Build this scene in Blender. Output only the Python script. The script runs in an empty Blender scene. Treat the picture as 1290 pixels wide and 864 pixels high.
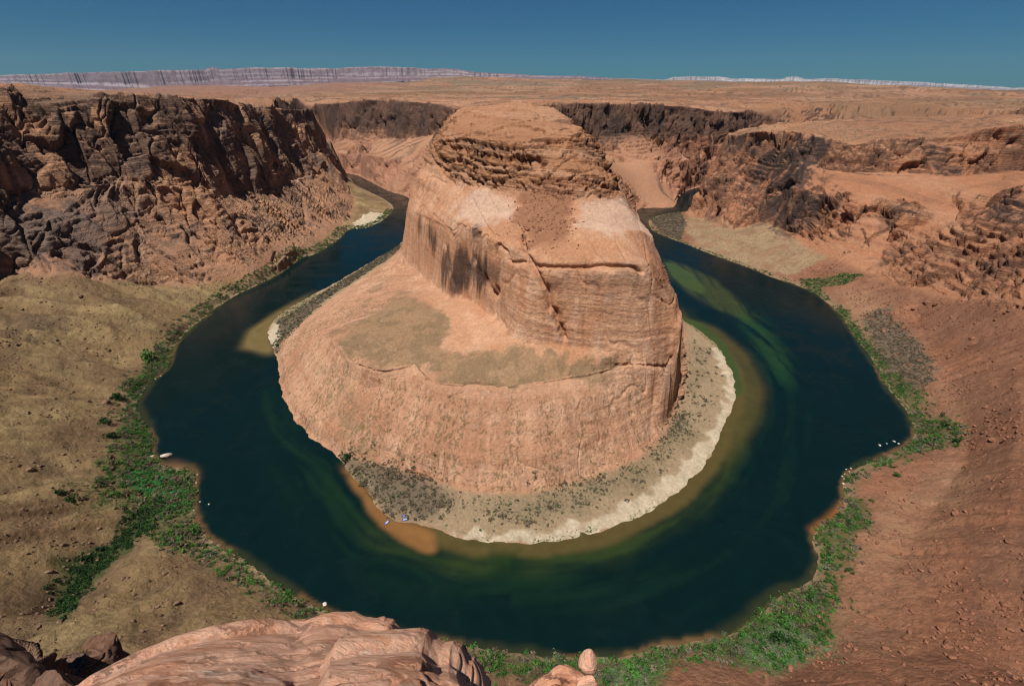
import bpy, math, random, time
import numpy as np
from mathutils import Matrix, Vector

Q = 1.0            # mesh density
T0 = time.time()
rng = np.random.default_rng(7)
random.seed(7)
F32 = np.float32

# ------------------------------------------------------------------ camera
W_, H_ = 1290.0, 864.0
FL, PITCH, CH = 600.0, math.atan(324 / 600.0), 300.0
SP, CP = math.sin(PITCH), math.cos(PITCH)
scene = bpy.context.scene
COL = scene.collection
cam_d = bpy.data.cameras.new('camera')
cam_d.sensor_width = 36.0
cam_d.lens = 36.0 * FL / W_
cam_d.clip_start = 0.1
cam_d.clip_end = 200000
cam = bpy.data.objects.new('camera', cam_d)
cam.location = (0, 0, CH)
cam.rotation_euler = (math.pi / 2 - PITCH, 0, 0)
COL.objects.link(cam)
scene.camera = cam

# ------------------------------------------------------------------ sky, sun, exposure
SUN_EL, SUN_AZ = 66.0, -142.0      # azimuth clockwise from the view direction (+Y)
EXPOSURE = 0.18
world = bpy.data.worlds.new('World')
scene.world = world
world.use_nodes = True
wn, wl = world.node_tree.nodes, world.node_tree.links
bg = wn['Background']
sky = wn.new('ShaderNodeTexSky')
sky.sky_type = 'NISHITA'
sky.sun_disc = False
sky.sun_elevation = math.radians(SUN_EL)
sky.sun_rotation = math.radians(SUN_AZ)
sky.altitude = 1300
sky.air_density = 1.0
sky.dust_density = 0.2
sky.ozone_density = 2.5
tint = wn.new('ShaderNodeMix'); tint.data_type = 'RGBA'; tint.blend_type = 'MULTIPLY'
tint.inputs[0].default_value = 1.0
tint.inputs[7].default_value = (0.14, 0.44, 0.66, 1)
wl.new(sky.outputs[0], tint.inputs[6])
wl.new(tint.outputs[2], bg.inputs[0])
bg.inputs[1].default_value = 0.05
sun_d = bpy.data.lights.new('sun', 'SUN')
sun_d.energy = 5.0
sun_d.angle = math.radians(0.53)
sun_d.color = (1.0, 0.94, 0.85)
sun = bpy.data.objects.new('sun', sun_d)
az = math.radians(SUN_AZ); el = math.radians(SUN_EL)
sdir = Vector((math.sin(az) * math.cos(el), math.cos(az) * math.cos(el), math.sin(el)))
sun.rotation_euler = sdir.to_track_quat('Z', 'Y').to_euler()
sun.location = (0, 0, 600)
COL.objects.link(sun)
scene.view_settings.view_transform = 'Standard'
scene.view_settings.look = 'None'
scene.view_settings.exposure = EXPOSURE
scene.view_settings.gamma = 1.0
scene.cycles.max_bounces = 5
scene.cycles.diffuse_bounces = 3
scene.cycles.use_adaptive_sampling = True
scene.cycles.adaptive_threshold = 0.01
scene.cycles.pixel_filter_type = 'BLACKMAN_HARRIS'
scene.cycles.filter_width = 1.15


# ------------------------------------------------------------------ camera maths (photo pixel -> place in the world)
def ray(px, py):
    px = np.asarray(px, float); py = np.asarray(py, float)
    a = (px - 645) / FL; b = (432 - py) / FL
    return np.stack([a, CP + b * SP, -SP + b * CP], -1)


def PZ(px, py, z):
    d = ray(px, py)
    t = (CH - z) / (-d[..., 2])
    return np.array([d[0] * t, d[1] * t, z])


def PT(px, py, t):
    d = ray(px, py)
    return np.array([d[0] * t, d[1] * t, CH + d[2] * t])


def line(pts):
    """mixed list: (px,py,z) | ('t',px,py,t) | ('w',x,y,z) -> Nx3 world"""
    out = []
    for p in pts:
        if p[0] == 't':
            out.append(PT(*p[1:]))
        elif p[0] == 'w':
            out.append(np.array(p[1:], float))
        else:
            out.append(PZ(*p))
    return np.array(out)


# ------------------------------------------------------------------ noise
_tab = rng.random((64, 64, 64)).astype(F32)
_tab2 = np.random.default_rng(3).random((256, 256)).astype(F32)


def vn3(x, y, z):
    """value noise, 0..1"""
    sh = np.shape(x)
    x = np.ravel(x).astype(F32); y = np.ravel(y).astype(F32); z = np.ravel(z).astype(F32)
    if len(y) != len(x): y = np.broadcast_to(y, x.shape)
    out = np.empty(len(x), F32)
    for s in range(0, len(x), 400000):
        e = min(s + 400000, len(x))
        a = x[s:e]; b = y[s:e]; c = z[s:e]
        fa = np.floor(a); fb = np.floor(b); fc = np.floor(c)
        i = fa.astype(np.int32); j = fb.astype(np.int32); k = fc.astype(np.int32)
        u = a - fa; v = b - fb; w = c - fc
        u = u * u * (3 - 2 * u); v = v * v * (3 - 2 * v); w = w * w * (3 - 2 * w)
        i0 = i & 63; i1 = (i + 1) & 63; j0 = j & 63; j1 = (j + 1) & 63; k0 = k & 63; k1 = (k + 1) & 63
        T = _tab
        c00 = T[i0, j0, k0] * (1 - u) + T[i1, j0, k0] * u
        c10 = T[i0, j1, k0] * (1 - u) + T[i1, j1, k0] * u
        c01 = T[i0, j0, k1] * (1 - u) + T[i1, j0, k1] * u
        c11 = T[i0, j1, k1] * (1 - u) + T[i1, j1, k1] * u
        out[s:e] = (c00 * (1 - v) + c10 * v) * (1 - w) + (c01 * (1 - v) + c11 * v) * w
    return out.reshape(sh)


def vn2(x, y):
    sh = np.shape(x)
    a = np.ravel(x).astype(F32); b = np.ravel(y).astype(F32)
    fa = np.floor(a); fb = np.floor(b)
    i = fa.astype(np.int32); j = fb.astype(np.int32)
    u = a - fa; v = b - fb
    u = u * u * (3 - 2 * u); v = v * v * (3 - 2 * v)
    i0 = i & 255; i1 = (i + 1) & 255; j0 = j & 255; j1 = (j + 1) & 255
    T = _tab2
    r = (T[i0, j0] * (1 - u) + T[i1, j0] * u) * (1 - v) + (T[i0, j1] * (1 - u) + T[i1, j1] * u) * v
    return r.reshape(sh)


def fbm2(x, y, o=4, g=0.5):
    a = 1.0; s = 0; t = 0
    for k in range(o):
        s = s + a * vn2(x * 2 ** k + 17.3 * k, y * 2 ** k - 9.1 * k); t += a; a *= g
    return s / t


def fbm3(x, y, z, o=3, g=0.5):
    a = 1.0; s = 0; t = 0
    for k in range(o):
        s = s + a * vn3(x * 2 ** k + 11.3 * k, y * 2 ** k + 5.7 * k, z * 2 ** k - 7.9 * k); t += a; a *= g
    return s / t


def blocks(x, y, z, seed=0):
    """cells of broken rock: (offset of the block 0..1, distance to its joint)"""
    n = len(x); f1 = np.full(n, 9, F32); f2 = np.full(n, 9, F32); v = np.zeros(n, F32)
    fx, fy, fz = np.floor(x), np.floor(y), np.floor(z)
    ix, iy, iz = fx.astype(np.int32), fy.astype(np.int32), fz.astype(np.int32)
    x = x - fx; y = y - fy; z = z - fz
    T = _tab
    for a in (-1, 0, 1):
        for b in (-1, 0, 1):
            for c in (-1, 0, 1):
                i, j, k = (ix + a) & 63, (iy + b) & 63, (iz + c) & 63
                d = (x - a - T[i, j, k]) ** 2 + (y - b - T[j, k, i]) ** 2 + (z - c - T[k, i, j]) ** 2
                less = d < f1
                f2 = np.where(less, f1, np.minimum(f2, d))
                v = np.where(less, T[i, k, j], v)
                f1 = np.minimum(f1, d)
    return v, np.sqrt(f2) - np.sqrt(f1)


def sstep(a, b, x):
    t = np.clip((x - a) / (b - a), 0, 1)
    return t * t * (3 - 2 * t)


# ------------------------------------------------------------------ plan raster
X0, X1, Y0, Y1, DX = -1900.0, 1900.0, -40.0, 2640.0, 2.0
NX = int((X1 - X0) / DX) + 1
NY = int((Y1 - Y0) / DX) + 1
gx = (X0 + DX * np.arange(NX)).astype(F32)
gy = (Y0 + DX * np.arange(NY)).astype(F32)


def fillpoly(P):
    P = np.asarray(P)[:, :2]
    m = np.zeros((NY, NX), bool)
    n = len(P)
    x0 = P[:, 0]; y0 = P[:, 1]; x1 = np.roll(x0, -1); y1 = np.roll(y0, -1)
    jlo = max(0, int((y0.min() - Y0) / DX) - 1); jhi = min(NY, int((y0.max() - Y0) / DX) + 2)
    for j in range(jlo, jhi):
        y = Y0 + DX * j + 1e-4
        c = (y0 <= y) != (y1 <= y)
        if not c.any(): continue
        xs = np.sort(x0[c] + (y - y0[c]) / (y1[c] - y0[c]) * (x1[c] - x0[c]))
        for k in range(0, len(xs) - 1, 2):
            a = int(np.ceil((xs[k] - X0) / DX)); b = int(np.floor((xs[k + 1] - X0) / DX)) + 1
            a = max(a, 0); b = min(b, NX)
            if b > a: m[j, a:b] = True
    return m


def smooth_pts(P, n=6):
    """Catmull-Rom through the points"""
    P = np.asarray(P, float)
    Pp = np.vstack([2 * P[0] - P[1], P, 2 * P[-1] - P[-2]])
    out = []
    for i in range(1, len(Pp) - 2):
        a, b, c, d = Pp[i - 1:i + 3]
        for t in np.linspace(0, 1, n, endpoint=False):
            out.append(0.5 * ((2 * b) + (-a + c) * t + (2 * a - 5 * b + 4 * c - d) * t * t + (-a + 3 * b - 3 * c + d) * t ** 3))
    out.append(P[-1])
    return np.array(out)


fixv = np.zeros((NY, NX), F32)
fixn = np.zeros((NY, NX), F32)


def burn(P, over=False):
    """rasterise 3-D polyline as fixed heights"""
    for a, b in zip(P[:-1], P[1:]):
        n = max(2, int(np.hypot(*(b - a)[:2]) / (DX * 0.4)) + 1)
        t = np.linspace(0, 1, n)[:, None]
        q = a + (b - a) * t
        i = np.round((q[:, 0] - X0) / DX).astype(int); j = np.round((q[:, 1] - Y0) / DX).astype(int)
        ok = (i >= 0) & (i < NX) & (j >= 0) & (j < NY)
        np.add.at(fixv, (j[ok], i[ok]), q[ok, 2].astype(F32))
        np.add.at(fixn, (j[ok], i[ok]), 1)


def blur(a, r, it=2):
    a = a.astype(F32)
    for _ in range(it):
        for ax in (0, 1):
            p = np.pad(a, [(r + 1, r) if k == ax else (0, 0) for k in (0, 1)], mode='edge')
            c = np.cumsum(p, axis=ax, dtype=np.float64)
            n = a.shape[ax]
            hi = np.take(c, np.arange(2 * r + 1, 2 * r + 1 + n), axis=ax)
            lo = np.take(c, np.arange(0, n), axis=ax)
            a = ((hi - lo) / (2 * r + 1)).astype(F32)
    return a


def edt(mask, R):
    """distance (m) to nearest True cell, limited to R cells"""
    big = 4 * R
    n = mask.shape[1]
    idx = np.arange(n)[None, :]
    l = np.where(mask, idx, -big - n); l = np.maximum.accumulate(l, axis=1)
    r = np.where(mask, idx, big + 2 * n)[:, ::-1]; r = np.minimum.accumulate(r, axis=1)[:, ::-1]
    d1 = np.minimum(np.minimum(idx - l, r - idx), big).astype(F32) ** 2
    out = d1.copy()
    for k in range(1, R + 1):
        out[k:] = np.minimum(out[k:], d1[:-k] + k * k)
        out[:-k] = np.minimum(out[:-k], d1[k:] + k * k)
    return np.minimum(np.sqrt(out), R) * DX


# ---- far country: heights from a few sighted places
far_pts = np.array([PT(*p) for p in [
    (-300, 120, 3000), (100, 122, 3000), (300, 124, 3000), (450, 121.5, 3000), (600, 122, 3000), (800, 121, 3000), (1000, 123, 3000), (1200, 126, 3000), (1600, 128, 3000),
    (-300, 118, 6000), (100, 118, 6000), (300, 112, 6000), (450, 112, 6000), (600, 110, 6000), (800, 109.5, 6000), (1000, 107.5, 5500), (1120, 108.5, 5500), (1190, 114, 5500), (1285, 121, 6000), (1600, 122, 6000),
    (-300, 117, 10000), (100, 116, 10000), (200, 117, 10000), (270, 108, 8500), (330, 111, 8500), (450, 105, 10000), (600, 98.5, 11000), (700, 102, 11000), (780, 101.5, 11000), (900, 104, 10000), (1000, 104, 10000), (1130, 108, 10000), (1200, 118, 10000), (1285, 119, 10000), (1600, 119, 10000),
    (-300, 119.5, 15000), (100, 119.5, 15000), (210, 120, 15000), (300, 113, 15000), (380, 109, 15000), (450, 106.5, 15000),
    (-300, 120, 22000), (100, 120, 22000), (300, 118, 22000), (450, 110, 22000), (600, 103, 22000), (800, 102.5, 22000), (1000, 104, 22000), (1150, 112, 22000), (1285, 117, 22000), (1600, 117, 22000),
    (-300, 119, 34000), (300, 118, 34000), (600, 109, 34000), (1000, 109, 34000), (1285, 117, 34000), (1600, 117, 34000)]])


def z_far(x, y):
    r = np.hypot(x, y) + 1
    u = x / r * 6; v = np.log(r) * 4
    pr = np.hypot(far_pts[:, 0], far_pts[:, 1])
    pu = far_pts[:, 0] / pr * 6; pv = np.log(pr) * 4
    num = 0; den = 0
    for k in range(len(pr)):
        w = 1.0 / ((u - pu[k]) ** 2 * 1.7 + (v - pv[k]) ** 2 + 0.05) ** 2.6
        num = num + w * far_pts[k, 2]; den = den + w
    z = num / den
    s = np.clip(r / 2500, 0, 6)
    z = z + (fbm2(x / 900 + 3, y / 700 + 8, 4) - 0.5) * 20 * np.minimum(s, 2)
    # low benches of slickrock
    b = fbm2(x / 420, y / 260, 3)
    for q_ in (.36, .43, .5, .57, .64):
        z = z + sstep(q_, q_ + .012, b) * 2.4 * np.clip(s, 0, 2)
    z = z - 9 * np.clip(s, 0, 2)
    return z


# ---- shorelines (river level z = 0)
outer_px = [('w', -1900, 2140, 0), ('w', -1300, 2120, 0), ('w', -1000, 2060, 0), ('w', -800, 1990, 0), (433, 222.5, 0), (444, 231, 0), (462, 240, 0), (484, 251, 0), (496, 262, 0), (484, 276, 0), (462, 287, 0), (440, 290, 0),
    (425, 303, 0), (400, 319, 0), (378, 326, 0), (350, 346, 0), (318, 362, 0), (290, 376, 0), (262, 397, 0), (238, 417, 0), (221, 436, 0), (212, 462, 0), (192, 480, 0), (177, 500, 0),
    (173, 515, 0), (185, 537, 0), (194, 552, 0), (192, 566, 0), (198, 580, 0), (214, 590, 0), (240, 588, 0), (246, 606, 0), (245, 640, 0), (254, 665, 0), (275, 686, 0), (300, 700, 0),
    (330, 722, 0), (365, 744, 0), (405, 768, 0), (450, 785, 0), (500, 800, 0), (560, 808, 0), (620, 820, 0), (680, 826, 0), (740, 829, 0), (790, 826, 0), (840, 812, 0), (880, 806, 0),
    (915, 799, 0), (938, 786, 0), (955, 770, 0), (985, 748, 0), (1012, 738, 0), (1028, 722, 0), (1032, 700, 0), (1024, 680, 0), (1030, 665, 0), (1050, 650, 0), (1062, 632, 0), (1062, 606, 0),
    (1075, 592, 0), (1105, 578, 0), (1140, 562, 0), (1152, 546, 0), (1146, 524, 0), (1128, 500, 0), (1112, 480, 0), (1098, 452, 0), (1082, 430, 0), (1066, 408, 0), (1056, 394, 0),
    (1030, 372, 0), (1005, 360, 0), (975, 350, 0), (940, 336, 0), (900, 322, 0), (862, 307, 0), (838, 298, 0), (822, 290, 0), (817, 280, 0), (826, 273, 0), (850, 268, 0),
    ('w', 478, 1300, 0), ('w', 505, 1350, 0), ('w', 545, 1450, 0), ('w', 640, 1560, 0), ('w', 800, 1650, 0), ('w', 1100, 1760, 0), ('w', 1900, 1900, 0)]
inner_px = [('w', -1900, 2300, 0), ('w', -1300, 2270, 0), ('w', -1000, 2200, 0), ('w', -800, 2110, 0), (428, 217, 0), (450, 221, 0), (468, 230, 0), (490, 241, 0), (512, 248, 0), ('w', -290, 1400, 0), ('w', -255, 1280, 0), ('w', -238, 1150, 0),
    (503, 308, 0), (470, 328, 0), (430, 352, 0), (400, 368, 0), (370, 384, 0), (350, 398, 0), (339, 412, 0), (338, 430, 0), (345, 443, 0), (349, 460, 0), (352, 482, 0), (362, 515, 0),
    (380, 541, 0), (404, 560, 0), (425, 574, 0), (442, 598, 0), (462, 622, 0), (480, 645, 0), (492, 654, 0), (520, 660, 0), (548, 668, 0), (576, 678, 0), (610, 685, 0), (650, 686, 0),
    (700, 682, 0), (750, 672, 0), (796, 656, 0), (838, 632, 0), (872, 604, 0), (897, 572, 0), (908, 545, 0), (922, 515, 0), (928, 488, 0), (918, 458, 0), (898, 430, 0), (872, 410, 0),
    (860, 402, 0), ('w', 258, 700, 0), ('w', 268, 800, 0), ('w', 283, 950, 0), ('w', 303, 1100, 0), ('w', 328, 1230, 0), ('w', 345, 1325, 0), (820, 262, 0), (845, 262, 0), ('w', 470, 1390, 0), ('w', 505, 1480, 0),
    ('w', 590, 1620, 0), ('w', 760, 1740, 0), ('w', 1060, 1860, 0), ('w', 1900, 2010, 0)]
outer = smooth_pts(line(outer_px), 5)
inner = smooth_pts(line(inner_px), 5)
river_poly = np.vstack([outer, inner[::-1]])
water = fillpoly(river_poly)
inner_land = fillpoly(np.vstack([inner, [[1900, 2700, 0], [-1900, 2700, 0]]])) & ~water
dw_land = edt(water, 70)                      # land: metres to water
dw_in = edt(~water, 60)                       # water: metres to land
sd = np.where(water, -dw_in, dw_land)         # + on land
d_inner = edt(inner_land, 75)                 # in water: metres to the inner bank

# ---- break lines
L = []
def A(*p):
    q = smooth_pts(line(p), 4)
    L.append(q)
    return q


# butte, lower dome
BUTTE_R = A((350, 462, 3), (354, 482, 3), (364, 513, 4), (382, 539, 4), (405, 558, 5), (424, 567, 6), (469, 579, 6), (543, 601, 6), (590, 617, 6), (640, 620, 6), (692, 614, 6), (752, 595, 6), (808, 572, 6), (840, 531, 6), (852, 503, 6), (857, 470, 6), (859, 436, 6), (859, 410, 6),
  ('w', 252, 720, 5), ('w', 262, 850, 5), ('w', 278, 1000, 5), ('w', 296, 1130, 5), ('w', 320, 1250, 5))
BUTTE_L = A((352, 450, 4), (356, 430, 6), (378, 410, 9), (400, 392, 12), (440, 362, 14), (480, 335, 15), (506, 320, 15), ('w', -222, 1100, 8), ('w', -245, 1280, 5), ('w', -275, 1390, 5))
A((374, 476, 15), (384, 505, 15), (410, 530, 16), (470, 553, 19), (540, 566, 24), (620, 572, 28), (700, 565, 29), (770, 545, 28), (820, 512, 30), (845, 480, 36))
A((388, 428, 36), (402, 448, 43), (440, 478, 46), (500, 500, 49), (570, 512, 53), (640, 513, 55), (720, 505, 56), (790, 488, 55), (842, 466, 56))
A((400, 398, 36), (413, 433, 52), (446, 458, 56), (483, 471, 58), (520, 463, 59), (538, 481, 60), (575, 487, 60), (637, 489, 60), (697, 481, 61), (740, 476, 61), (776, 470, 62), (850, 464, 63))
A((416, 428, 59), (448, 453, 65), (484, 465, 68), (520, 457, 69), (540, 475, 69), (577, 481, 69), (637, 483, 69), (697, 475, 70), (740, 470, 70), (776, 463, 71), (850, 459, 70))
A((420, 388, 38), (450, 366, 36), (490, 338, 34), (508, 328, 40))
A((450, 410, 62), (500, 395, 66), (560, 400, 72), (600, 410, 75))
# foot of the lower tier
A((507, 326, 52), (524, 339, 60), (545, 358, 68), (567, 373, 75), (590, 371, 82), (608, 384, 86), (628, 402, 86), (646, 428, 82), (711, 436, 80), (776, 446, 79), (851, 452, 78))
A((509, 332, 49), (527, 345, 57), (547, 364, 65), (569, 379, 72), (590, 377, 79), (609, 390, 83), (627, 408, 83), (645, 433, 80), (711, 441, 78), (776, 451, 77))
# lower tier: lip of the face
A((513, 262, 126), (522, 268, 135), (545, 277, 145), (565, 288, 150), (588, 306, 146), (606, 322, 140), (635, 330, 146), (668, 338, 148), (700, 341, 149), (735, 341, 150), (775, 347, 149), (812, 350, 146), (835, 352, 138), (853, 372, 118), (858, 392, 104), (858, 425, 92))
# lip above the long overhang
A((520, 252, 142), (550, 262, 156), (580, 280, 162), (615, 300, 162), (660, 318, 160), (665, 322, 158), (735, 326, 158), (775, 330, 158), (808, 334, 156), (824, 322, 152))
A((522, 240, 152), (560, 250, 168), (600, 266, 172), (650, 286, 174), (700, 292, 174), (760, 294, 174), (806, 290, 172), (818, 298, 162))
A((520, 224, 170), (564, 232, 181), (607, 243, 187), (645, 247, 190), (689, 251, 190), (726, 260, 187), (789, 264, 184), (797, 270, 178))
# upper tier: foot and lips
A((527, 214, 178), (566, 226, 187), (607, 238, 192), (645, 243, 194), (689, 247, 194), (726, 256, 190), (789, 258, 187))
A((532, 205, 190), (570, 212, 201), (610, 220, 206), (650, 222, 209), (690, 228, 208), (730, 235, 204), (778, 232, 202))
A((546, 190, 212), (580, 192, 222), (620, 194, 229), (660, 193, 232), (700, 194, 232), (735, 198, 229), (766, 206, 220))
A((550, 176, 226), (585, 176, 238), (620, 177, 243), (660, 176, 245), (700, 177, 245), (740, 178, 243), (758, 188, 232))
A((572, 153, 247), (600, 158, 250), (650, 160, 252), (700, 160, 252), (732, 163, 250))
A((585, 147, 252), (640, 148, 256), (694, 150, 256))
# left flank of the butte, hidden side and neck
A(('t', 507, 325, 756), ('w', -205, 860, 45), ('w', -208, 960, 50), ('w', -205, 1100, 60), ('w', -215, 1250, 65), ('w', -235, 1400, 70), ('t', 520, 205, 1540), ('t', 485, 200, 1640), ('t', 450, 193, 1740), ('t', 415, 190, 1900), ('w', -900, 2330, 95), ('w', -1900, 2450, 110))
A((513, 262, 126), ('w', -172, 860, 150), ('w', -172, 960, 160), ('w', -170, 1100, 165), ('w', -178, 1250, 170), ('w', -190, 1400, 175))
A((527, 214, 178), ('w', -138, 850, 195), ('w', -148, 960, 200), ('w', -150, 1100, 200), ('w', -160, 1250, 200))
A((550, 176, 224), (572, 152, 246), ('w', -112, 960, 248), ('w', -118, 1150, 246), ('w', -130, 1350, 243), ('w', -150, 1520, 240), ('t', 573, 137, 1500), ('t', 548, 131.5, 1620), ('t', 521, 129, 1700), ('t', 495, 128.5, 1760), ('t', 473, 127, 1820), ('t', 448, 129, 1880),
  ('t', 428, 130.5, 1960), ('t', 400, 132.5, 2080), ('w', -1000, 2500, 235), ('w', -1900, 2600, 235))
A((858, 425, 92), ('w', 172, 470, 105), ('w', 172, 560, 118), ('w', 180, 700, 126), ('w', 184, 850, 130), ('w', 200, 1000, 132), ('w', 215, 1130, 130), ('w', 238, 1260, 115))
A((822, 296, 162), ('w', 138, 560, 172), ('w', 143, 650, 174), ('w', 146, 800, 176), ('w', 155, 1000, 176), ('w', 170, 1150, 172), ('w', 200, 1290, 158), ('t', 775, 205, 1420), ('t', 820, 203, 1440), ('t', 870, 200, 1500), ('t', 930, 196, 1640), ('w', 1200, 2060, 90), ('w', 1900, 2200, 90))
A((766, 206, 220), ('w', 108, 620, 222), ('w', 112, 750, 226), ('w', 112, 900, 228), ('w', 118, 1100, 226), ('w', 135, 1280, 222))
A((732, 163, 249), ('w', 80, 780, 254), ('w', 72, 950, 255), ('w', 72, 1150, 252), ('w', 80, 1350, 250), ('t', 690, 133, 1400), ('t', 720, 131.5, 1440), ('t', 770, 130.5, 1470), ('t', 820, 132, 1500), ('t', 870, 136, 1560), ('t', 925, 142, 1650), ('t', 960, 141, 1850),
  ('w', 1250, 2250, 222), ('w', 1900, 2380, 222))
A(('t', 694, 163, 1412), ('t', 770, 166, 1462), ('t', 820, 168, 1492), ('t', 870, 170, 1545), ('t', 925, 172, 1640))
A(('t', 556, 168, 1560), ('t', 521, 174, 1690), ('t', 495, 175, 1745), ('t', 473, 176, 1800), ('t', 448, 177, 1860), ('t', 420, 177, 1960), ('t', 400, 176, 2060))
A(('t', 740, 194, 1425), ('t', 790, 198, 1445), ('t', 830, 206, 1460), ('t', 870, 210, 1510))
A(('w', 0, 1000, 256), ('w', 0, 1300, 252), ('w', -30, 1600, 246), ('w', -30, 2000, 243))
# left cliffs: foot, bench, rim
FOOT = A(('w', -1900, 2080, 40), ('w', -1000, 2010, 45), ('t', 420, 214, 1640), ('t', 432, 232, 1500), ('t', 447, 252, 1330), (436, 278, 8), (420, 292, 10), (392, 306, 12), (360, 326, 14), (320, 344, 15), (290, 352, 16), (240, 358, 28), (190, 356, 38), (120, 352, 64), (60, 350, 80), (5, 346, 84),
  ('w', -620, 420, 95), ('w', -520, 250, 100), ('w', -400, 140, 100), ('w', -220, 78, 102), ('w', 0, 62, 106), ('w', 220, 78, 100), ('w', 420, 230, 95), ('w', 560, 400, 88), (1285, 385, 85), (1230, 372, 70), (1170, 366, 52), (1110, 350, 32), (1085, 340, 34), (1050, 328, 32), (1019, 312, 32), (999, 299, 34), (967, 282, 34), (924, 290, 12), (895, 280, 7), (867, 270, 5),
  ('w', 500, 1340, 10), ('w', 570, 1460, 20), ('w', 660, 1540, 30), ('w', 820, 1620, 30), ('w', 1120, 1730, 30), ('w', 1900, 1850, 30))
A(('w', -1900, 2020, 140), ('w', -1050, 1950, 140), ('t', 414, 196, 1640), ('t', 416, 205, 1500), ('t', 405, 215, 1360), ('t', 385, 222, 1250), ('t', 350, 234, 1085), ('t', 300, 242, 955), ('t', 262, 247, 870), ('t', 220, 240, 805), ('t', 170, 231, 768), ('t', 120, 226, 740), ('t', 60, 236, 694), ('t', 5, 241, 648), ('w', -670, 430, 185), ('w', -560, 250, 180), ('w', -420, 120, 180), ('w', -220, 55, 180), ('w', 0, 38, 180), ('w', 220, 55, 180), ('w', 450, 200, 170), ('w', 620, 400, 160))
RIM = A(('w', -1900, 1960, 200), ('w', -1100, 1890, 205), ('t', 408, 178, 1660), ('t', 398, 162, 1540), ('t', 388, 142, 1440), ('t', 365, 138, 1330), ('t', 340, 136, 1220), ('t', 318, 133, 1120), ('t', 300, 133, 1050), ('t', 285, 127, 990), ('t', 255, 125, 920), ('t', 225, 124, 870), ('t', 190, 123, 830), ('t', 150, 119, 800), ('t', 120, 117, 780), ('t', 90, 116, 760), ('t', 60, 112, 740), ('t', 30, 110, 720), ('t', 5, 108, 700), ('w', -700, 440, 300), ('w', -600, 240, 299), ('w', -440, 90, 297), ('w', -220, 20, 294), ('w', -60, 3.5, 291), ('w', 60, 3.5, 291), ('w', 230, 25, 290), ('w', 480, 170, 285), ('w', 680, 400, 270), ('w', 830, 600, 258), ('w', 930, 820, 245),
  ('t', 1285, 157, 910), ('t', 1240, 163, 915), ('t', 1190, 174, 930), ('t', 1125, 174, 960), ('t', 1085, 178, 990), ('t', 1046, 178, 1005), ('t', 1003, 167, 1045), ('t', 987, 166, 1092), ('t', 948, 168, 1175), ('t', 918, 170, 1262), ('w', 610, 1440, 185), ('w', 700, 1500, 195), ('w', 860, 1570, 200), ('w', 1150, 1690, 205), ('w', 1900, 1800, 205))
A(('w', -900, 440, 300), ('w', -850, 800, 298), ('t', 60, 115, 1000), ('t', 150, 121, 1100), ('t', 255, 127, 1300), ('t', 300, 130, 1450))
# hill behind the left rim
A(('t', 330, 122, 1900), ('t', 400, 124, 2300), ('t', 440, 124.5, 2500))
# right cliffs: shelves
A(('t', 893, 222, 1240), ('t', 940, 232, 1130), ('t', 975, 236, 1060), ('t', 1008, 240, 985), ('t', 1040, 250, 930), ('t', 1075, 258, 870), (1105, 273, 92), (1130, 276, 98), (1156, 274, 108), (1190, 262, 122), (1225, 250, 140), (1262, 242, 162), (1285, 238, 172), ('w', 730, 600, 175))
A(('t', 905, 195, 1255), ('t', 950, 200, 1160), ('t', 985, 205, 1075), ('t', 1025, 210, 995), (1062, 217, 141), (1125, 217, 149), (1204, 222, 148), (1285, 216, 158), ('w', 800, 620, 195))
A((1062, 243, 122), (1110, 252, 118), (1156, 256, 122), (1200, 245, 140), (1240, 232, 158))
A(('t', 1285, 140, 1300), ('t', 1150, 150, 1250), ('t', 1050, 152, 1300), ('t', 980, 155, 1350))
# outcrop on the right talus
A((1112, 340, 38), (1122, 300, 70), (1136, 284, 88), (1165, 286, 96), (1195, 282, 106), (1225, 272, 122), (1255, 250, 148), (1285, 232, 176), ('w', 740, 560, 185))
A((1150, 345, 58), (1190, 320, 84), (1230, 310, 104), (1285, 300, 122))
# talus ridges and gullies, left
A((75, 357, 72), (150, 385, 48), (200, 405, 22), (236, 412, 6))
A((5, 395, 66), (60, 415, 52), (105, 440, 26), (150, 463, 8))
A((5, 440, 58), (80, 446, 44), (140, 462, 20), (165, 474, 8))
A((5, 475, 46), (60, 484, 30), (130, 498, 12))
A((5, 540, 50), (80, 545, 34), (140, 555, 12))
A((5, 620, 42), (80, 620, 30), (150, 625, 10))
A((66, 772, 22), (110, 720, 18), (165, 655, 9), (200, 605, 3))
A((5, 720, 40), (5, 790, 44), (5, 850, 50))
A((60, 835, 44), (110, 755, 31), (170, 700, 22), (235, 668, 5))
A((100, 858, 46), (250, 800, 33), (330, 770, 22), (375, 752, 6))
# talus, right
A((1285, 450, 58), (1285, 600, 50), (1285, 740, 50), (1285, 860, 46))
A((1150, 400, 22), (1190, 480, 20), (1220, 560, 20), (1180, 640, 16), (1120, 720, 15), (1060, 800, 15), (980, 858, 18), (820, 900, 22), (600, 905, 26), (400, 880, 28))
for l in L:
    burn(l)
m = fixn > 0
fixv[m] /= fixn[m]
fixm = m.copy()
# water cells: bed
fixv[water] = np.maximum(-7, -0.16 * dw_in[water] - 0.1)
fixm |= water
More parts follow.
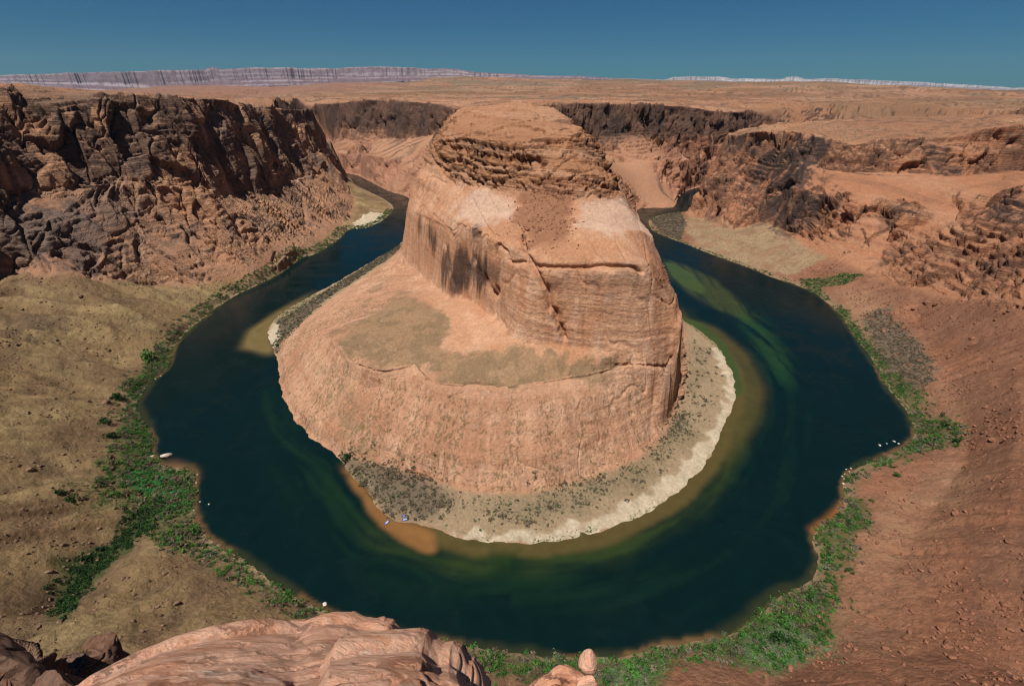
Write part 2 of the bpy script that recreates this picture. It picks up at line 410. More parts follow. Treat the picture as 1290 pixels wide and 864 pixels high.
# outside: plateau heights
GX, GY = np.meshgrid(gx, gy)
bd = np.zeros((NY, NX), bool)
bd[-1, :] = True
bd[int((2100 - Y0) / DX):, 0] |= True
zf = z_far(GX[-1], GY[-1]); fixv[-1, :] = zf; fixm[-1, :] = True
zl = z_far(GX[:, 0], np.maximum(GY[:, 0], 900)); zr = z_far(GX[:, -1], np.maximum(GY[:, -1], 900))
for j in range(NY):
    y = gy[j]
    if y < 1940 or y > 2600:
        fixv[j, 0] = zl[j]; fixm[j, 0] = True
    if y < 1780 or y > 2380:
        fixv[j, -1] = zr[j]; fixm[j, -1] = True
fixv[0, :] = 297; fixm[0, :] = True
print('raster', NX, NY, time.time() - T0)


def solve(V, Mk, it0=60):
    levels = [(V, Mk)]
    while min(levels[-1][0].shape) > 24:
        v, mk = levels[-1]
        h, w = v.shape
        hp, wp = (h + 1) // 2 * 2, (w + 1) // 2 * 2
        vv = np.zeros((hp, wp), F32); mm = np.zeros((hp, wp), F32)
        vv[:h, :w] = v * mk; mm[:h, :w] = mk
        s = vv.reshape(hp // 2, 2, wp // 2, 2).sum((1, 3)); c = mm.reshape(hp // 2, 2, wp // 2, 2).sum((1, 3))
        levels.append((np.where(c > 0, s / np.maximum(c, 1), 0).astype(F32), c > 0))
    z = None
    for v, mk in levels[::-1]:
        if z is None:
            z = np.full(v.shape, v[mk].mean(), F32)
        else:
            z = np.repeat(np.repeat(z, 2, 0), 2, 1)[:v.shape[0], :v.shape[1]]
            z = np.pad(z, [(0, v.shape[0] - z.shape[0]), (0, v.shape[1] - z.shape[1])], mode='edge')
        z = np.where(mk, v, z).astype(F32)
        n = 300 if z.size < 20000 else (120 if z.size < 400000 else it0)
        for _ in range(n):
            p = np.pad(z, 1, mode='edge')
            q = (p[:-2, 1:-1] + p[2:, 1:-1] + p[1:-1, :-2] + p[1:-1, 2:]) * 0.25
            z = np.where(mk, v, q)
    return z


h0 = solve(fixv, fixm, 40)
hs = np.where(inner_land, h0 * 0.85 + blur(h0, 1, 1) * 0.15, h0 * .5 + blur(h0, 1, 1) * .5)
sdb = blur(sd, 1, 2)
nearw = sstep(9, 3, np.abs(sdb))
h0 = np.where(water, h0, np.maximum(hs, 0.02))
h0 = h0 * (1 - nearw) + (0.17 * sdb) * nearw
print('solved', time.time() - T0)


def samp(R, x, y):
    u = np.clip((x - X0) / DX, 0, NX - 1.001); v = np.clip((y - Y0) / DX, 0, NY - 1.001)
    i = u.astype(np.int32); j = v.astype(np.int32)
    fu = (u - i).astype(F32); fv = (v - j).astype(F32)
    return (R[j, i] * (1 - fu) + R[j, i + 1] * fu) * (1 - fv) + (R[j + 1, i] * (1 - fu) + R[j + 1, i + 1] * fu) * fv


# ---- natural irregularity: warp the walls in plan, buttresses and alcoves
_ol = ~inner_land & ~water
wall_ = fillpoly(np.vstack([FOOT, RIM[::-1]])) & _ol
foot_in_ = fillpoly(np.vstack([outer, FOOT[::-1]])) & _ol
wm = sstep(14, 70, sd) * sstep(6, 20, GY)
gyy, gxx = np.gradient(h0, DX)
slope0 = np.hypot(gxx, gyy)
cliffy = np.clip(blur(np.clip((slope0 - 0.75) / 0.8, 0, 1), 5, 2) * 1.6, 0, 1)
cliffy = cliffy * (1 - 0.85 * blur(foot_in_, 4, 2))
cliffy = np.maximum(cliffy, 0.75 * blur(wall_ & (GX > 250) & (h0 < 190), 4, 2))
amp = wm * (0.25 + 0.75 * cliffy)
near_b = sstep(-260, -200, GX) * sstep(300, 240, GX) * sstep(1150, 1000, GY)
AW = 25 * (1 - 0.80 * near_b)
wx = (fbm2(GX / 95, GY / 95, 2, 0.45) - 0.5) * AW * 2 * amp
wy = (fbm2(GX / 95 + 50, GY / 95 + 31, 2, 0.45) - 0.5) * AW * 2 * amp
# joints: narrow clefts
jn = np.abs(fbm2(GX / 60 + 9, GY / 60 + 4, 2) - 0.5)
cleft = sstep(0.035, 0.0, jn) * cliffy * wm * (1 - 0.85 * near_b)
nx_, ny_ = gxx / (slope0 + 1e-3), gyy / (slope0 + 1e-3)
wx += -nx_ * cleft * 9; wy += -ny_ * cleft * 9
h1 = samp(h0, GX + wx, GY + wy)
# bedding ledges
plate = sstep(150, 205, h1) * (1 - cliffy)
h1 += plate * (fbm2(GX / 120 + 5, GY / 70 + 2, 4, 0.55) - 0.5) * 10 * sstep(30, 90, GY)
bn = fbm2(GX / 90 + 31, GY / 52 + 12, 4)
h1 += plate * (sstep(0.40, 0.42, bn) + sstep(0.48, 0.50, bn) + sstep(0.56, 0.58, bn) + sstep(0.64, 0.66, bn)) * 2.6 * sstep(30, 90, GY)
h1 -= plate * 6 * sstep(30, 90, GY) * (1 - inner_land)
tal = sstep(10, 60, sd) * (1 - cliffy) * (1 - plate) * (1 - inner_land)
h1 += tal * ((fbm2(GX / 34 + 3, GY / 34 + 7, 4, 0.55) - 0.5) * np.where(GX < 0, 13, 8))
# rills running down to the river: vary along the bank, not across it
bx_, by_ = blur(np.gradient(sdb, axis=1), 12, 2), blur(np.gradient(sdb, axis=0), 12, 2)
bm_ = np.hypot(bx_, by_) + 1e-6
sa_ = np.arctan2(by_, bx_) * 90 + (GX * by_ - GY * bx_) / bm_
rl = np.abs(fbm2(sa_ / 24, sd / 160 + 5, 3, .55) - .5) * 2
h1 += tal * (sstep(0.0, .5, rl) - .6) * 6.0 * np.where(GX < 0, 1, .45)
st = 9 + 0 * GX
tz = h1 + (fbm2(GX / 80, GY / 80 + 77, 3) - 0.5) * 14
fr = tz / 9 - np.floor(tz / 9)
ter = (sstep(0.0, 0.45, fr) - fr) * 9
h1 += ter * cliffy * wm * 0.10 * (1 - 0.85 * near_b) * (.3 + 1.4 * fbm2(GX / 70 + 8, GY / 70, 2))
h1 = np.where(water, h0, np.maximum(h1, h0 * 0.25)).astype(F32)
h1 += ((fbm2(GX / 11, GY / 11, 3, .6) - 0.5) * 1.3 * sstep(14, 3, np.abs(sdb))).astype(F32)
h1 = h1.astype(F32)
print('warped', time.time() - T0)


def pick(px, py, tmax=6000):
    """first ground point along the sight line of a photo pixel, vectorised"""
    d = ray(np.atleast_1d(px).astype(float), np.atleast_1d(py).astype(float))
    n = len(d)
    t = np.full(n, 90.0); done = np.zeros(n, bool)
    for _ in range(1400):
        p = d * t[:, None]
        g = samp(h1, p[:, 0], p[:, 1])
        gap = CH + p[:, 2] - g
        done |= gap <= 0.05
        step = np.clip(gap * 0.35, 0.6, 25)
        t = np.where(done, t, t + step)
        if done.all() or t[~done].min() > tmax: break
    p = d * t[:, None]
    return np.stack([p[:, 0], p[:, 1], samp(h1, p[:, 0], p[:, 1])], -1), done


def zone(pts, soft=2, at_water=False):
    a = np.array(pts, float)
    if at_water:
        P = np.array([PZ(x, y, 0.5) for x, y in a])
    else:
        P, _ = pick(a[:, 0], a[:, 1])
    mk = fillpoly(P).astype(F32)
    return blur(mk, soft, 2) if soft else mk


# ------------------------------------------------------------------ surface zones (where each ground colour lies)
OUT_LAND = ~inner_land & ~water
rock_butte = fillpoly(np.vstack([BUTTE_R, BUTTE_L[::-1]])) & inner_land
wall_poly = fillpoly(np.vstack([FOOT, RIM[::-1]]))
wall = wall_poly & OUT_LAND
foot_in = fillpoly(np.vstack([outer, FOOT[::-1]])) & OUT_LAND
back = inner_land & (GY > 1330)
zs = {}
Zn = lambda n, pts, soft=2, w=False: zs.__setitem__(n, np.maximum(zs.get(n, 0), zone(pts, soft, w)))
Zn('white', [(560, 674), (610, 687), (650, 688), (700, 684), (750, 674), (800, 657), (845, 630), (882, 596), (908, 562), (931, 500), (927, 470), (905, 436), (898, 442), (914, 475), (914, 505), (892, 545), (866, 580), (835, 606), (800, 630), (750, 653), (700, 666), (640, 672), (590, 668)], 2, True)
Zn('white', [(449, 627), (486, 645), (512, 664), (500, 660), (480, 652)], 2, True)
Zn('white', [(440, 290), (462, 289), (484, 277), (486, 270), (468, 268), (450, 280)], 2, True)
Zn('white', [(338, 412), (346, 404), (352, 415), (350, 440), (343, 440), (338, 430)], 2, True)
Zn('buff', [(515, 620), (600, 625), (700, 615), (760, 600), (820, 570), (860, 520), (868, 430), (900, 440), (905, 500), (880, 560), (820, 615), (750, 650), (640, 668), (560, 662)], 2, True)
Zn('brush', [(340, 432), (353, 447), (385, 410), (420, 380), (470, 347), (506, 323), (506, 307), (470, 330), (430, 355), (395, 378), (365, 398), (350, 404), (352, 425)], 1, True)
Zn('brush', [(425, 572), (470, 580), (545, 604), (575, 640), (520, 655), (490, 648), (460, 615)], 2, True)
Zn('sage', [(600, 645), (700, 628), (770, 602), (830, 562), (850, 520), (868, 520), (855, 560), (800, 608), (740, 642), (660, 662)], 2, True)
Zn('brush', [(1083, 402), (1110, 405), (1145, 440), (1166, 470), (1166, 495), (1145, 500), (1110, 460)], 1, True)
Zn('brush', [(820, 276), (855, 267), (864, 282), (858, 303), (832, 293)], 1, True)
Zn('yellow', [(858, 282), (872, 274), (960, 300), (1010, 325), (1040, 345), (1000, 352), (950, 338), (880, 314)], 2, True)
Zn('veg', [(160, 480), (190, 455), (213, 438), (228, 440), (205, 475), (188, 510), (192, 545), (200, 590), (250, 600), (250, 640), (258, 670), (240, 685), (210, 695), (180, 640), (150, 640), (110, 630), (140, 570), (160, 530)], 2)
Zn('emerald', [(158, 590), (185, 580), (215, 600), (232, 608), (230, 640), (200, 645), (188, 618), (166, 606)], 1)
Zn('grassg', [(95, 635), (120, 600), (160, 575), (178, 600), (160, 640), (120, 645)], 3)
Zn('dkveg', [(66, 742), (75, 715), (110, 700), (145, 680), (165, 655), (150, 640), (205, 632), (185, 675), (150, 700), (110, 742), (85, 778), (66, 778)], 1)
Zn('veg', [(745, 862), (745, 835), (800, 828), (850, 812), (900, 803), (950, 772), (1010, 740), (1045, 735), (1062, 760), (1040, 800), (1000, 835), (940, 840), (880, 825), (850, 835), (820, 862)], 2)
Zn('sagegreen', [(925, 815), (985, 792), (1045, 800), (1045, 822), (990, 842), (930, 838)], 2)
Zn('sagegreen', [(755, 842), (800, 832), (835, 842), (820, 862), (755, 866)], 2)
Zn('veg', [(1060, 610), (1100, 592), (1150, 572), (1200, 562), (1211, 542), (1190, 522), (1165, 532), (1165, 500), (1125, 470), (1090, 425), (1066, 390), (1050, 385), (1098, 460), (1150, 520), (1154, 555), (1100, 582), (1064, 602), (1060, 640), (1030, 668), (1030, 720), (1050, 742), (1072, 700), (1092, 640)], 2)
Zn('veg', [(560, 806), (560, 840), (700, 858), (745, 850), (745, 830), (620, 822)], 2)
Zn('veg', [(1005, 352), (1040, 350), (1085, 346), (1070, 358), (1030, 362), (1045, 378), (1030, 374)], 1)
Zn('pinkbank', [(1040, 365), (1060, 370), (1110, 440), (1180, 510), (1215, 560), (1140, 620), (1090, 680), (1060, 760), (1040, 830), (1110, 800), (1150, 690), (1230, 600), (1200, 500), (1120, 400), (1090, 365)], 6)
Zn('rubble', [(645, 244), (700, 247), (728, 258), (722, 285), (715, 308), (690, 312), (660, 300), (640, 290), (652, 265)], 5)
Zn('rubble', [(815, 345), (830, 335), (850, 352), (845, 372)], 1)
Zn('pale', [(580, 244), (655, 246), (648, 275), (600, 290), (570, 262)], 4)
Zn('pale', [(722, 260), (796, 264), (822, 298), (770, 302), (720, 286)], 4)
Zn('pale', [(560, 640), (610, 620), (650, 640), (640, 660), (590, 660)], 2)
Zn('olive', [(430, 392), (480, 352), (520, 370), (560, 395), (570, 420), (530, 455), (520, 458), (484, 468), (446, 456), (413, 430)], 3)
Zn('olive', [(478, 462), (520, 452), (560, 470), (640, 480), (640, 470), (560, 440), (520, 425), (480, 440)], 4)
Zn('olive', [(540, 477), (560, 450), (620, 442), (700, 447), (772, 456), (775, 467), (697, 478), (637, 486), (577, 484)], 3)
Zn('gully', [(396, 452), (430, 470), (470, 560), (490, 590), (440, 570), (410, 500)], 3)
Zn('pool', [(650, 246), (651, 246), (651, 247)], 0)

# ------------------------------------------------------------------ terrain as one ring-and-spoke net, finer where the land is steep
NC = int(2200 * Q)
ND = int(1450 * Q)
azs = np.linspace(math.radians(-80), math.radians(80), NC).astype(F32)
rf = np.exp(np.linspace(math.log(1.5), math.log(2600.0), 2600)).astype(F32)      # fine sampling along each spoke
st_c = max(1, NC // 550)
ac = azs[::st_c]
XR = np.sin(ac)[:, None] * rf[None]; YR = np.cos(ac)[:, None] * rf[None]
inside = (np.abs(XR) < X1) & (YR < Y1) & (YR > Y0)
hr = np.where(inside, samp(h1, XR, YR), 240)
dr = np.gradient(rf)
up = np.clip(np.gradient(hr, axis=1) / dr[None], -1, 6)
w = (CH / (rf ** 2 + CH ** 2))[None] + np.clip(up, 0, 6) * (rf / (rf ** 2 + CH ** 2))[None] + 0.10 / rf[None]
w[:, rf < 60] *= 0.25
k = 9
w = np.stack([np.convolve(np.pad(a, k, mode='edge'), np.ones(2 * k + 1) / (2 * k + 1), 'valid') for a in w])
k = 5
for _ in range(2):
    w = np.stack([np.convolve(np.pad(a, k, mode='edge'), np.ones(2 * k + 1) / (2 * k + 1), 'valid') for a in w.T]).T
cw = np.cumsum(w * dr[None], axis=1)
cw = (cw - cw[:, :1]) / (cw[:, -1:] - cw[:, :1])
tt = np.linspace(0, 1, ND)
Rc = np.stack([np.interp(tt, c, rf) for c in cw])                                  # coarse spokes x rows
fi = np.linspace(0, len(ac) - 1, NC); i0 = np.clip(fi.astype(int), 0, len(ac) - 2); ff = (fi - i0)[:, None]
RR = (Rc[i0] * (1 - ff) + Rc[i0 + 1] * ff).astype(F32)
far_r = np.exp(np.linspace(math.log(2600.0), math.log(33000.0), int(330 * Q) + 1))[1:].astype(F32)
RR = np.hstack([RR, np.broadcast_to(far_r[None], (NC, len(far_r)))])
NRr = RR.shape[1]
VX = np.sin(azs)[:, None] * RR; VY = np.cos(azs)[:, None] * RR
S1 = (VX / 1.0).astype(F32); S2 = VY.astype(F32)
ins = (np.abs(VX) < X1 - 4) & (VY < Y1 - 4) & (VY > Y0 + 4)
VZ = samp(h1, VX, VY)
zf = np.zeros_like(VZ)
need = (~ins) | (RR > 1500)
zf[need] = z_far(VX[need], VY[need])
edge = np.minimum(X1 - np.abs(VX), Y1 - VY)
bl = sstep(500, 0, edge) * (VY > 900) * samp(sstep(120, 135, dw_land + 0.0).astype(F32), VX, VY)
VZ = np.where(ins, VZ * (1 - bl * 0.0), zf)
VZ = np.where(ins & (VY > 0), VZ, np.where(ins, VZ, zf))
print('net', VX.shape, time.time() - T0)


def normals(X, Y, Z):
    ax, ay, az_ = [np.gradient(a, axis=0) for a in (X, Y, Z)]
    bx, by, bz = [np.gradient(a, axis=1) for a in (X, Y, Z)]
    n = np.stack([by * az_ - bz * ay, bz * ax - bx * az_, bx * ay - by * ax], -1)
    # spoke index grows clockwise, rows outward
    n *= np.sign(n[..., 2:3] + 1e-9)
    return n / (np.linalg.norm(n, axis=-1, keepdims=True) + 1e-9)


R_ = lambda a: np.where(ins, samp(a.astype(F32), VX, VY), 0).astype(F32)
m_cliff = R_(cliffy); m_sd = np.where(ins, samp(sd.astype(F32), VX, VY), 80)
m_butte = R_(blur(rock_butte, 1)); m_in = R_(blur(inner_land, 1)); m_wall = R_(blur(wall, 2)); m_talus = R_(blur(foot_in, 3)); m_plate = R_(blur(plate.astype(F32), 2))
m_back = R_(blur(back, 3))
m_plate = np.where(ins, m_plate, 1)
NRM = normals(VX, VY, VZ)
vs = np.abs(NRM[..., 2])
steep = sstep(0.86, 0.55, vs)
rock = np.clip(np.maximum(np.maximum(m_cliff, steep * 0.8 * (1 - m_talus)), m_butte * 0.55), 0, 1) * sstep(1, 9, m_sd)
rock = np.maximum(rock, m_plate * 0.38) * (RR < 3500)
rock = np.maximum(rock, (m_butte > .5) * sstep(236, 244, VZ) * .8)
act = rock > 0.01
x, y, z = VX[act], VY[act], VZ[act]
tier_up = sstep(188, 196, z) * (m_butte[act] > .5)                    # blocky upper tier of the butte
low = sstep(75, 66, z) * (m_butte[act] > .5)                         # smooth dome
smooth_b = (m_butte[act] > .5) * (1 - tier_up)
st = steep[act]; rk = rock[act]
d = (fbm3(x / 30, y / 30, z / 40, 3, 0.45) - 0.5) * 4.5 * (1 - 0.6 * smooth_b)
# rounded blocks
cell = np.abs(fbm3(x / 15 + 40, y / 15, z / 11, 2) - 0.5) * 2
d += (np.sqrt(np.clip(cell, 0, 1)) - 0.5) * 5.5 * (.3 + .7 * tier_up) * (1 - 0.75 * smooth_b) * (0.35 + 0.65 * st)
# beds
zz = z + (fbm2(x / 90 + 8, y / 90 + 3, 2) - 0.5) * 26 + 0.05 * x
bed = vn2(zz / 3.4, 0.006 * (x + y) + 7); bed2 = vn2(zz / 1.5 + 90, 0.01 * (x - y) + 3)
d += ((sstep(0.42, 0.55, bed) - 0.5) * 2.6 + (sstep(0.4, 0.6, bed2) - 0.5) * 1.0) * (0.25 + 0.75 * st) * (1 + 1.0 * tier_up) * (1 - 0.88 * smooth_b) * 0.8 * (.45 + .55 * (m_butte[act] > .5))
# broken blocks on the steep faces
wallish = (1 - smooth_b) * st * rk
bsel = wallish > 0.12
bx, by, bz = x[bsel], y[bsel], z[bsel]
nz1 = (vn3(bx / 9, by / 9, bz / 9) - .5)
bv, be = blocks(bx / 17 + nz1 * .5, by / 17 + nz1 * .5, bz / 13 + .25 * bx / 17)
bv2, be2 = blocks(bx / 6.5 + 9, by / 6.5, bz / 4.2 + nz1)
bmsk = sstep(.38, .62, fbm3(bx / 75 + 3, by / 75, bz / 60, 2)); bmsk = np.where(bx < -100, bmsk * (.03 + .22 * sstep(150, 210, bz)), bmsk); bmsk = np.maximum(bmsk, tier_up[bsel]) * .9 + .1
d[bsel] += bmsk * ((bv - .5) * 8 - sstep(.10, 0, be) * 2.5 + (bv2 - .5) * 2.6 - sstep(.10, 0, be2) * 0.9) * np.clip(wallish[bsel] * 1.3, 0, 1)
fl_ = np.abs(fbm3(x / 46 + 60, y / 46, z / 190, 3) - .5) * 2
d += (sstep(0, .4, fl_) - .6) * 6 * st * (m_butte[act] < .5)
ws = (m_butte[act] < .5) & (st * rk > .15)
sx, sy, sz = x[ws], y[ws], z[ws]
wv = (vn3(sx / 30, sy / 30, sz / 50) - .5) * .5
sv, se = blocks(sx / 42 + wv, sy / 42 - wv, sz / 105 + 0.2 * sx / 42 + wv)
sv2, se2 = blocks(sx / 17 + wv + 30, sy / 17, sz / 55 - wv)
d[ws] += ((sv - .5) * 26 - sstep(.07, 0, se) * 5 + (sv2 - .5) * 3.5 - sstep(.08, 0, se2) * 1.5) * np.clip(st[ws] * 1.4, 0, 1)
# joints
jc = np.abs(vn3(x / 24 + 3, y / 24 + 9, z / 90) - 0.5)
d -= sstep(0.03, 0.0, jc) * 6.0 * st * (1 - 0.8 * smooth_b)
d += (fbm3(x / 5, y / 5, z / 3.4, 3, 0.6) - 0.5) * 1.7 * (0.4 + 0.6 * st) * (1 - 0.55 * smooth_b)
D = np.zeros_like(VZ)
D[act] = d * rk
D *= np.where(RR < 60, 0.4, 1)
# rills and hummocks on the slopes
tl = (m_talus > 0.02) & (RR < 2400)
tx, ty = VX[tl], VY[tl]
D[tl] += ((fbm2(tx / 7, ty / 7, 3, 0.6) - 0.5) * 1.6 * m_talus[tl] * sstep(2, 12, m_sd[tl])).astype(F32)
D += ((fbm2(VX / 9 + 5, VY / 9, 2) - 0.5) * 1.0 * (1 - m_talus) * sstep(1, 8, m_sd) * (RR < 1500)).astype(F32)
for _ax in (0, 1):
    kk = 6
    pp = np.pad(NRM, [(kk + 1, kk) if q == _ax else (0, 0) for q in range(3)], mode='edge').astype(np.float64)
    cc = np.cumsum(pp, axis=_ax); nn0 = NRM.shape[_ax]
    NRM = ((np.take(cc, np.arange(2 * kk + 1, 2 * kk + 1 + nn0), axis=_ax) - np.take(cc, np.arange(nn0), axis=_ax)) / (2 * kk + 1)).astype(F32)
    del pp, cc
NRM /= np.linalg.norm(NRM, axis=-1, keepdims=True) + 1e-6
VX = VX + NRM[..., 0] * D; VY = VY + NRM[..., 1] * D; VZ = VZ + NRM[..., 2] * D


# cracks, overhangs and caves that the photograph shows, carved where they are
def carve(pts, wid, dep, down=0.0):
    P = []
    for (a, b), (c, e) in zip(pts[:-1], pts[1:]):
        n = max(2, int(math.hypot(c - a, e - b) / 1.0))
        P += [(a + (c - a) * t, b + (e - b) * t) for t in np.linspace(0, 1, n, endpoint=False)]
    P.append(pts[-1])
    P = np.array(P, float)
    w3, _ = pick(P[:, 0], P[:, 1])
    if len(w3) > 4:
        for c in range(3):
            w3[:, c] = np.convolve(np.pad(w3[:, c], 1, mode='edge'), [.25, .5, .25], 'valid')
    lo = w3.min(0) - wid * 3; hi = w3.max(0) + wid * 3
    sel = np.nonzero((VX > lo[0]) & (VX < hi[0]) & (VY > lo[1]) & (VY < hi[1]) & (VZ > lo[2]) & (VZ < hi[2]))
    if not len(sel[0]): return
    q = np.stack([VX[sel], VY[sel], VZ[sel]], -1)
    dd = np.full(len(q), 1e9)
    for s in range(0, len(w3), 20):
        e = ((q[:, None] - w3[None, s:s + 20]) ** 2).sum(-1).min(1)
        dd = np.minimum(dd, e)
    jig = 0.7 + 0.7 * vn3(q[:, 0] / 6, q[:, 1] / 6, q[:, 2] / 6)
    g = np.exp(-dd / (wid * jig) ** 2)[:, None] * dep
    n = NRM[sel].copy()
    n = n * [1, 1, 0.5]
    VX[sel] -= (n[:, 0:1] * g)[:, 0]; VY[sel] -= (n[:, 1:2] * g)[:, 0]; VZ[sel] -= ((n[:, 2:3] + down) * g)[:, 0]


for pts, wd, dp in [
    ([(657, 301), (664, 323), (672, 340), (683, 369), (697, 397), (711, 428)], 3.0, 8),
    ([(676, 336), (720, 337), (742, 337), (770, 342), (808, 347)], 2.2, 7),
    ([(730, 339), (742, 338), (770, 343), (795, 347)], 2.2, 4),
    ([(623, 328), (645, 332), (662, 331)], 1.8, 4),
    ([(573, 245), (579, 276)], 0.9, 1.6), ([(595, 251), (611, 282), (628, 305)], 1.0, 2), ([(617, 251), (629, 270)], 0.9, 1.4),
    ([(729, 286), (742, 301), (761, 332)], 1.0, 2.2), ([(776, 304), (789, 329)], 0.9, 1.8), ([(800, 268), (812, 300), (816, 330)], 1.0, 2),
    ([(523, 270), (542, 279), (564, 289), (573, 307)], 1.6, 3), ([(545, 270), (573, 295), (595, 318), (615, 326)], 1.2, 2.5),
    ([(607, 195), (607, 214)], 1.8, 4), ([(592, 201), (601, 223), (614, 242)], 1.6, 4.5), ([(664, 214), (668, 239)], 1.6, 4), ([(554, 173), (595, 167), (614, 170)], 1.5, 4),
    ([(664, 176), (700, 180), (714, 178), (739, 180)], 1.8, 5), ([(639, 232), (664, 234)], 1.6, 3.5), ([(720, 192), (735, 215), (745, 240)], 1.6, 4), ([(548, 201), (560, 222), (573, 232)], 1.6, 4),
    ([(690, 225), (710, 205), (728, 196)], 1.4, 3.5), ([(700, 240), (725, 222), (750, 212)], 1.4, 3.5), ([(740, 250), (760, 228), (775, 222)], 1.4, 3.5), ([(630, 190), (650, 205), (660, 228)], 1.2, 3),
    ([(560, 190), (578, 182), (592, 200)], 1.5, 3.5), ([(755, 208), (770, 232), (782, 250)], 1.5, 4), ([(520, 232), (545, 222), (562, 232)], 1.4, 3),
    ([(670, 199), (676, 203)], 4.5, 11), ([(668, 205), (680, 212)], 3.0, 6),
    ([(596, 330), (604, 333)], 3.6, 8), ([(590, 345), (592, 365)], 3.0, 5), ([(604, 362), (615, 368), (625, 380)], 3.0, 7), ([(560, 305), (566, 340), (572, 362)], 2.0, 3),
    ([(450, 459), (483, 469), (505, 465), (520, 458)], 1.5, 4.0), ([(536, 478), (560, 483), (575, 485), (600, 483), (637, 487), (670, 482), (697, 478), (720, 476), (745, 473)], 1.7, 4.6), ([(740, 472), (760, 470), (775, 462), (800, 460), (848, 463)], 1.3, 3.2),
    ([(34, 241), (30, 261), (30, 288), (40, 308), (60, 342)], 4.0, 10), ([(220, 140), (219, 184)], 4.0, 9), ([(265, 147), (271, 170), (279, 194)], 4.0, 8), ([(302, 221), (302, 248)], 3.5, 7), ([(114, 190), (117, 218)], 4, 8),
    ([(165, 272), (178, 274), (200, 276)], 2.5, 5), ([(163, 275), (172, 300), (180, 318)], 2.5, 6), ([(60, 150), (75, 190)], 5, 8), ([(100, 140), (112, 175)], 5, 8), ([(160, 135), (172, 170)], 5, 8), ([(310, 180), (335, 205)], 4, 7), ([(240, 160), (248, 190)], 4, 6),
    ([(382, 250), (386, 278)], 4, 8), ([(345, 330), (348, 318), (352, 332)], 2.5, 6), ([(372, 308), (377, 318)], 2.5, 6),
    ([(443, 207), (452, 203), (462, 210)], 4, 8), ([(515, 190), (522, 160)], 4, 7), ([(500, 205), (512, 175)], 3.5, 6),
    ([(1106, 273), (1125, 277), (1150, 276)], 3.0, 9), ([(1062, 216), (1100, 221), (1150, 222)], 2.0, 5), ([(1110, 180), (1130, 196), (1115, 212)], 2.5, 6), ([(1165, 190), (1185, 205), (1192, 222)], 3.0, 8),
    ([(1220, 205), (1250, 212), (1262, 226)], 3.0, 8), ([(1000, 172), (1012, 200), (1005, 230)], 3.5, 7), ([(985, 175), (980, 215), (968, 250)], 3.5, 7), ([(1045, 185), (1055, 205)], 3, 6), ([(1150, 178), (1190, 178)], 2.5, 5),
    ([(1225, 175), (1260, 176), (1283, 172)], 3, 6), ([(885, 222), (905, 226)], 3, 5), ([(920, 175), (945, 180)], 3, 6), ([(1040, 215), (1036, 240)], 2.5, 5), ([(1085, 290), (1092, 310)], 2.5, 5), ([(1135, 310), (1145, 290), (1160, 285)], 2.5, 4),
    ([(1150, 330), (1185, 310), (1220, 300)], 2.0, 4), ([(1180, 350), (1215, 325), (1260, 310)], 2.0, 4), ([(1235, 350), (1270, 320)], 2.5, 5), ([(1120, 335), (1135, 300)], 2.0, 4)]:
    carve(pts, wd, dp)
NRM = normals(VX, VY, VZ)
vs = np.abs(NRM[..., 2])
print('carved', time.time() - T0)

# ------------------------------------------------------------------ what each patch of ground is made of
near_ = RR < 3200
C = np.zeros(VX.shape + (3,), F32)
col = lambda *c: np.array(c, F32)


def mix(mask, c):
    global C
    mk = mask[..., None]
    C = C * (1 - mk) + np.asarray(c, F32) * mk


wxn = VX + (vn2(VX / 9, VY / 9) - .5) * 12; wyn = VY + (vn2(VX / 9 + 40, VY / 9) - .5) * 12
Zs = {k_: np.where(ins, samp(v_.astype(F32), wxn, wyn), 0).astype(F32) for k_, v_ in zs.items()}
big = fbm2(VX / 160, VY / 160 + 9, 3)
med = fbm2(VX / 28 + 4, VY / 28, 4, 0.6)
fine = fbm2(VX / 5, VY / 5 + 3, 3, 0.6)
steep = sstep(0.80, 0.55, vs)
streak = vn3(VX / 11, VY / 11, VZ / 70) * .6 + vn3(VX / 4, VY / 4, VZ / 30) * .4
patch = fbm3(VX / 70, VY / 70, VZ / 60 + 5, 3)
# bare plateau sandstone with thin soil
C[:] = col(.34, .160, .085)
mix(sstep(.45, .62, med) * .55, col(.30, .165, .10))
mix(sstep(.5, .7, big) * .45, col(.44, .25, .155))
mix(sstep(.55, .7, fine) * .35, col(.26, .17, .11))
fr_ = sstep(2000, 5000, RR)
mix(fr_ * sstep(.42, .60, fbm2(VX / 1500 + 3, VY / 700, 4)) * .7, col(.19, .155, .09))
mix(fr_ * sstep(.5, .6, fbm2(VX / 900 + 13, VY / 400 + 5, 3)) * .5, col(.42, .22, .14))
azv = np.degrees(np.arctan2(VX, VY))
fb = fbm2(VX / 420 + 7, VY / 260 + 2, 5, .6)
mix(sstep(900, 1800, RR) * sstep(.50, .58, fb) * .55, col(.22, .12, .075))
mix(sstep(900, 1800, RR) * sstep(.46, .40, fb) * .5, col(.42, .24, .155))
mix(sstep(1800, 3000, RR) * sstep(.54, .62, fbm2(VX / 1100 + 17, VY / 800 + 9, 4, .6)) * .6, col(.20, .165, .11))
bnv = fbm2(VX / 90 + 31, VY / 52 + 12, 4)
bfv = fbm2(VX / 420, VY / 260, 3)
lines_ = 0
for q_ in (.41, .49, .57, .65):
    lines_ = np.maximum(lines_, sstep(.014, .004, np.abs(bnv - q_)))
mix(lines_ * np.where(ins, m_plate, 0) * sstep(.35, .6, fine) * .65, col(.13, .07, .045))  # bench edges drawn dark: varnish plus ledge shade put into the colour
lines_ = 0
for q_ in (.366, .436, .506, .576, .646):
    lines_ = np.maximum(lines_, sstep(.016, .005, np.abs(bfv - q_)))
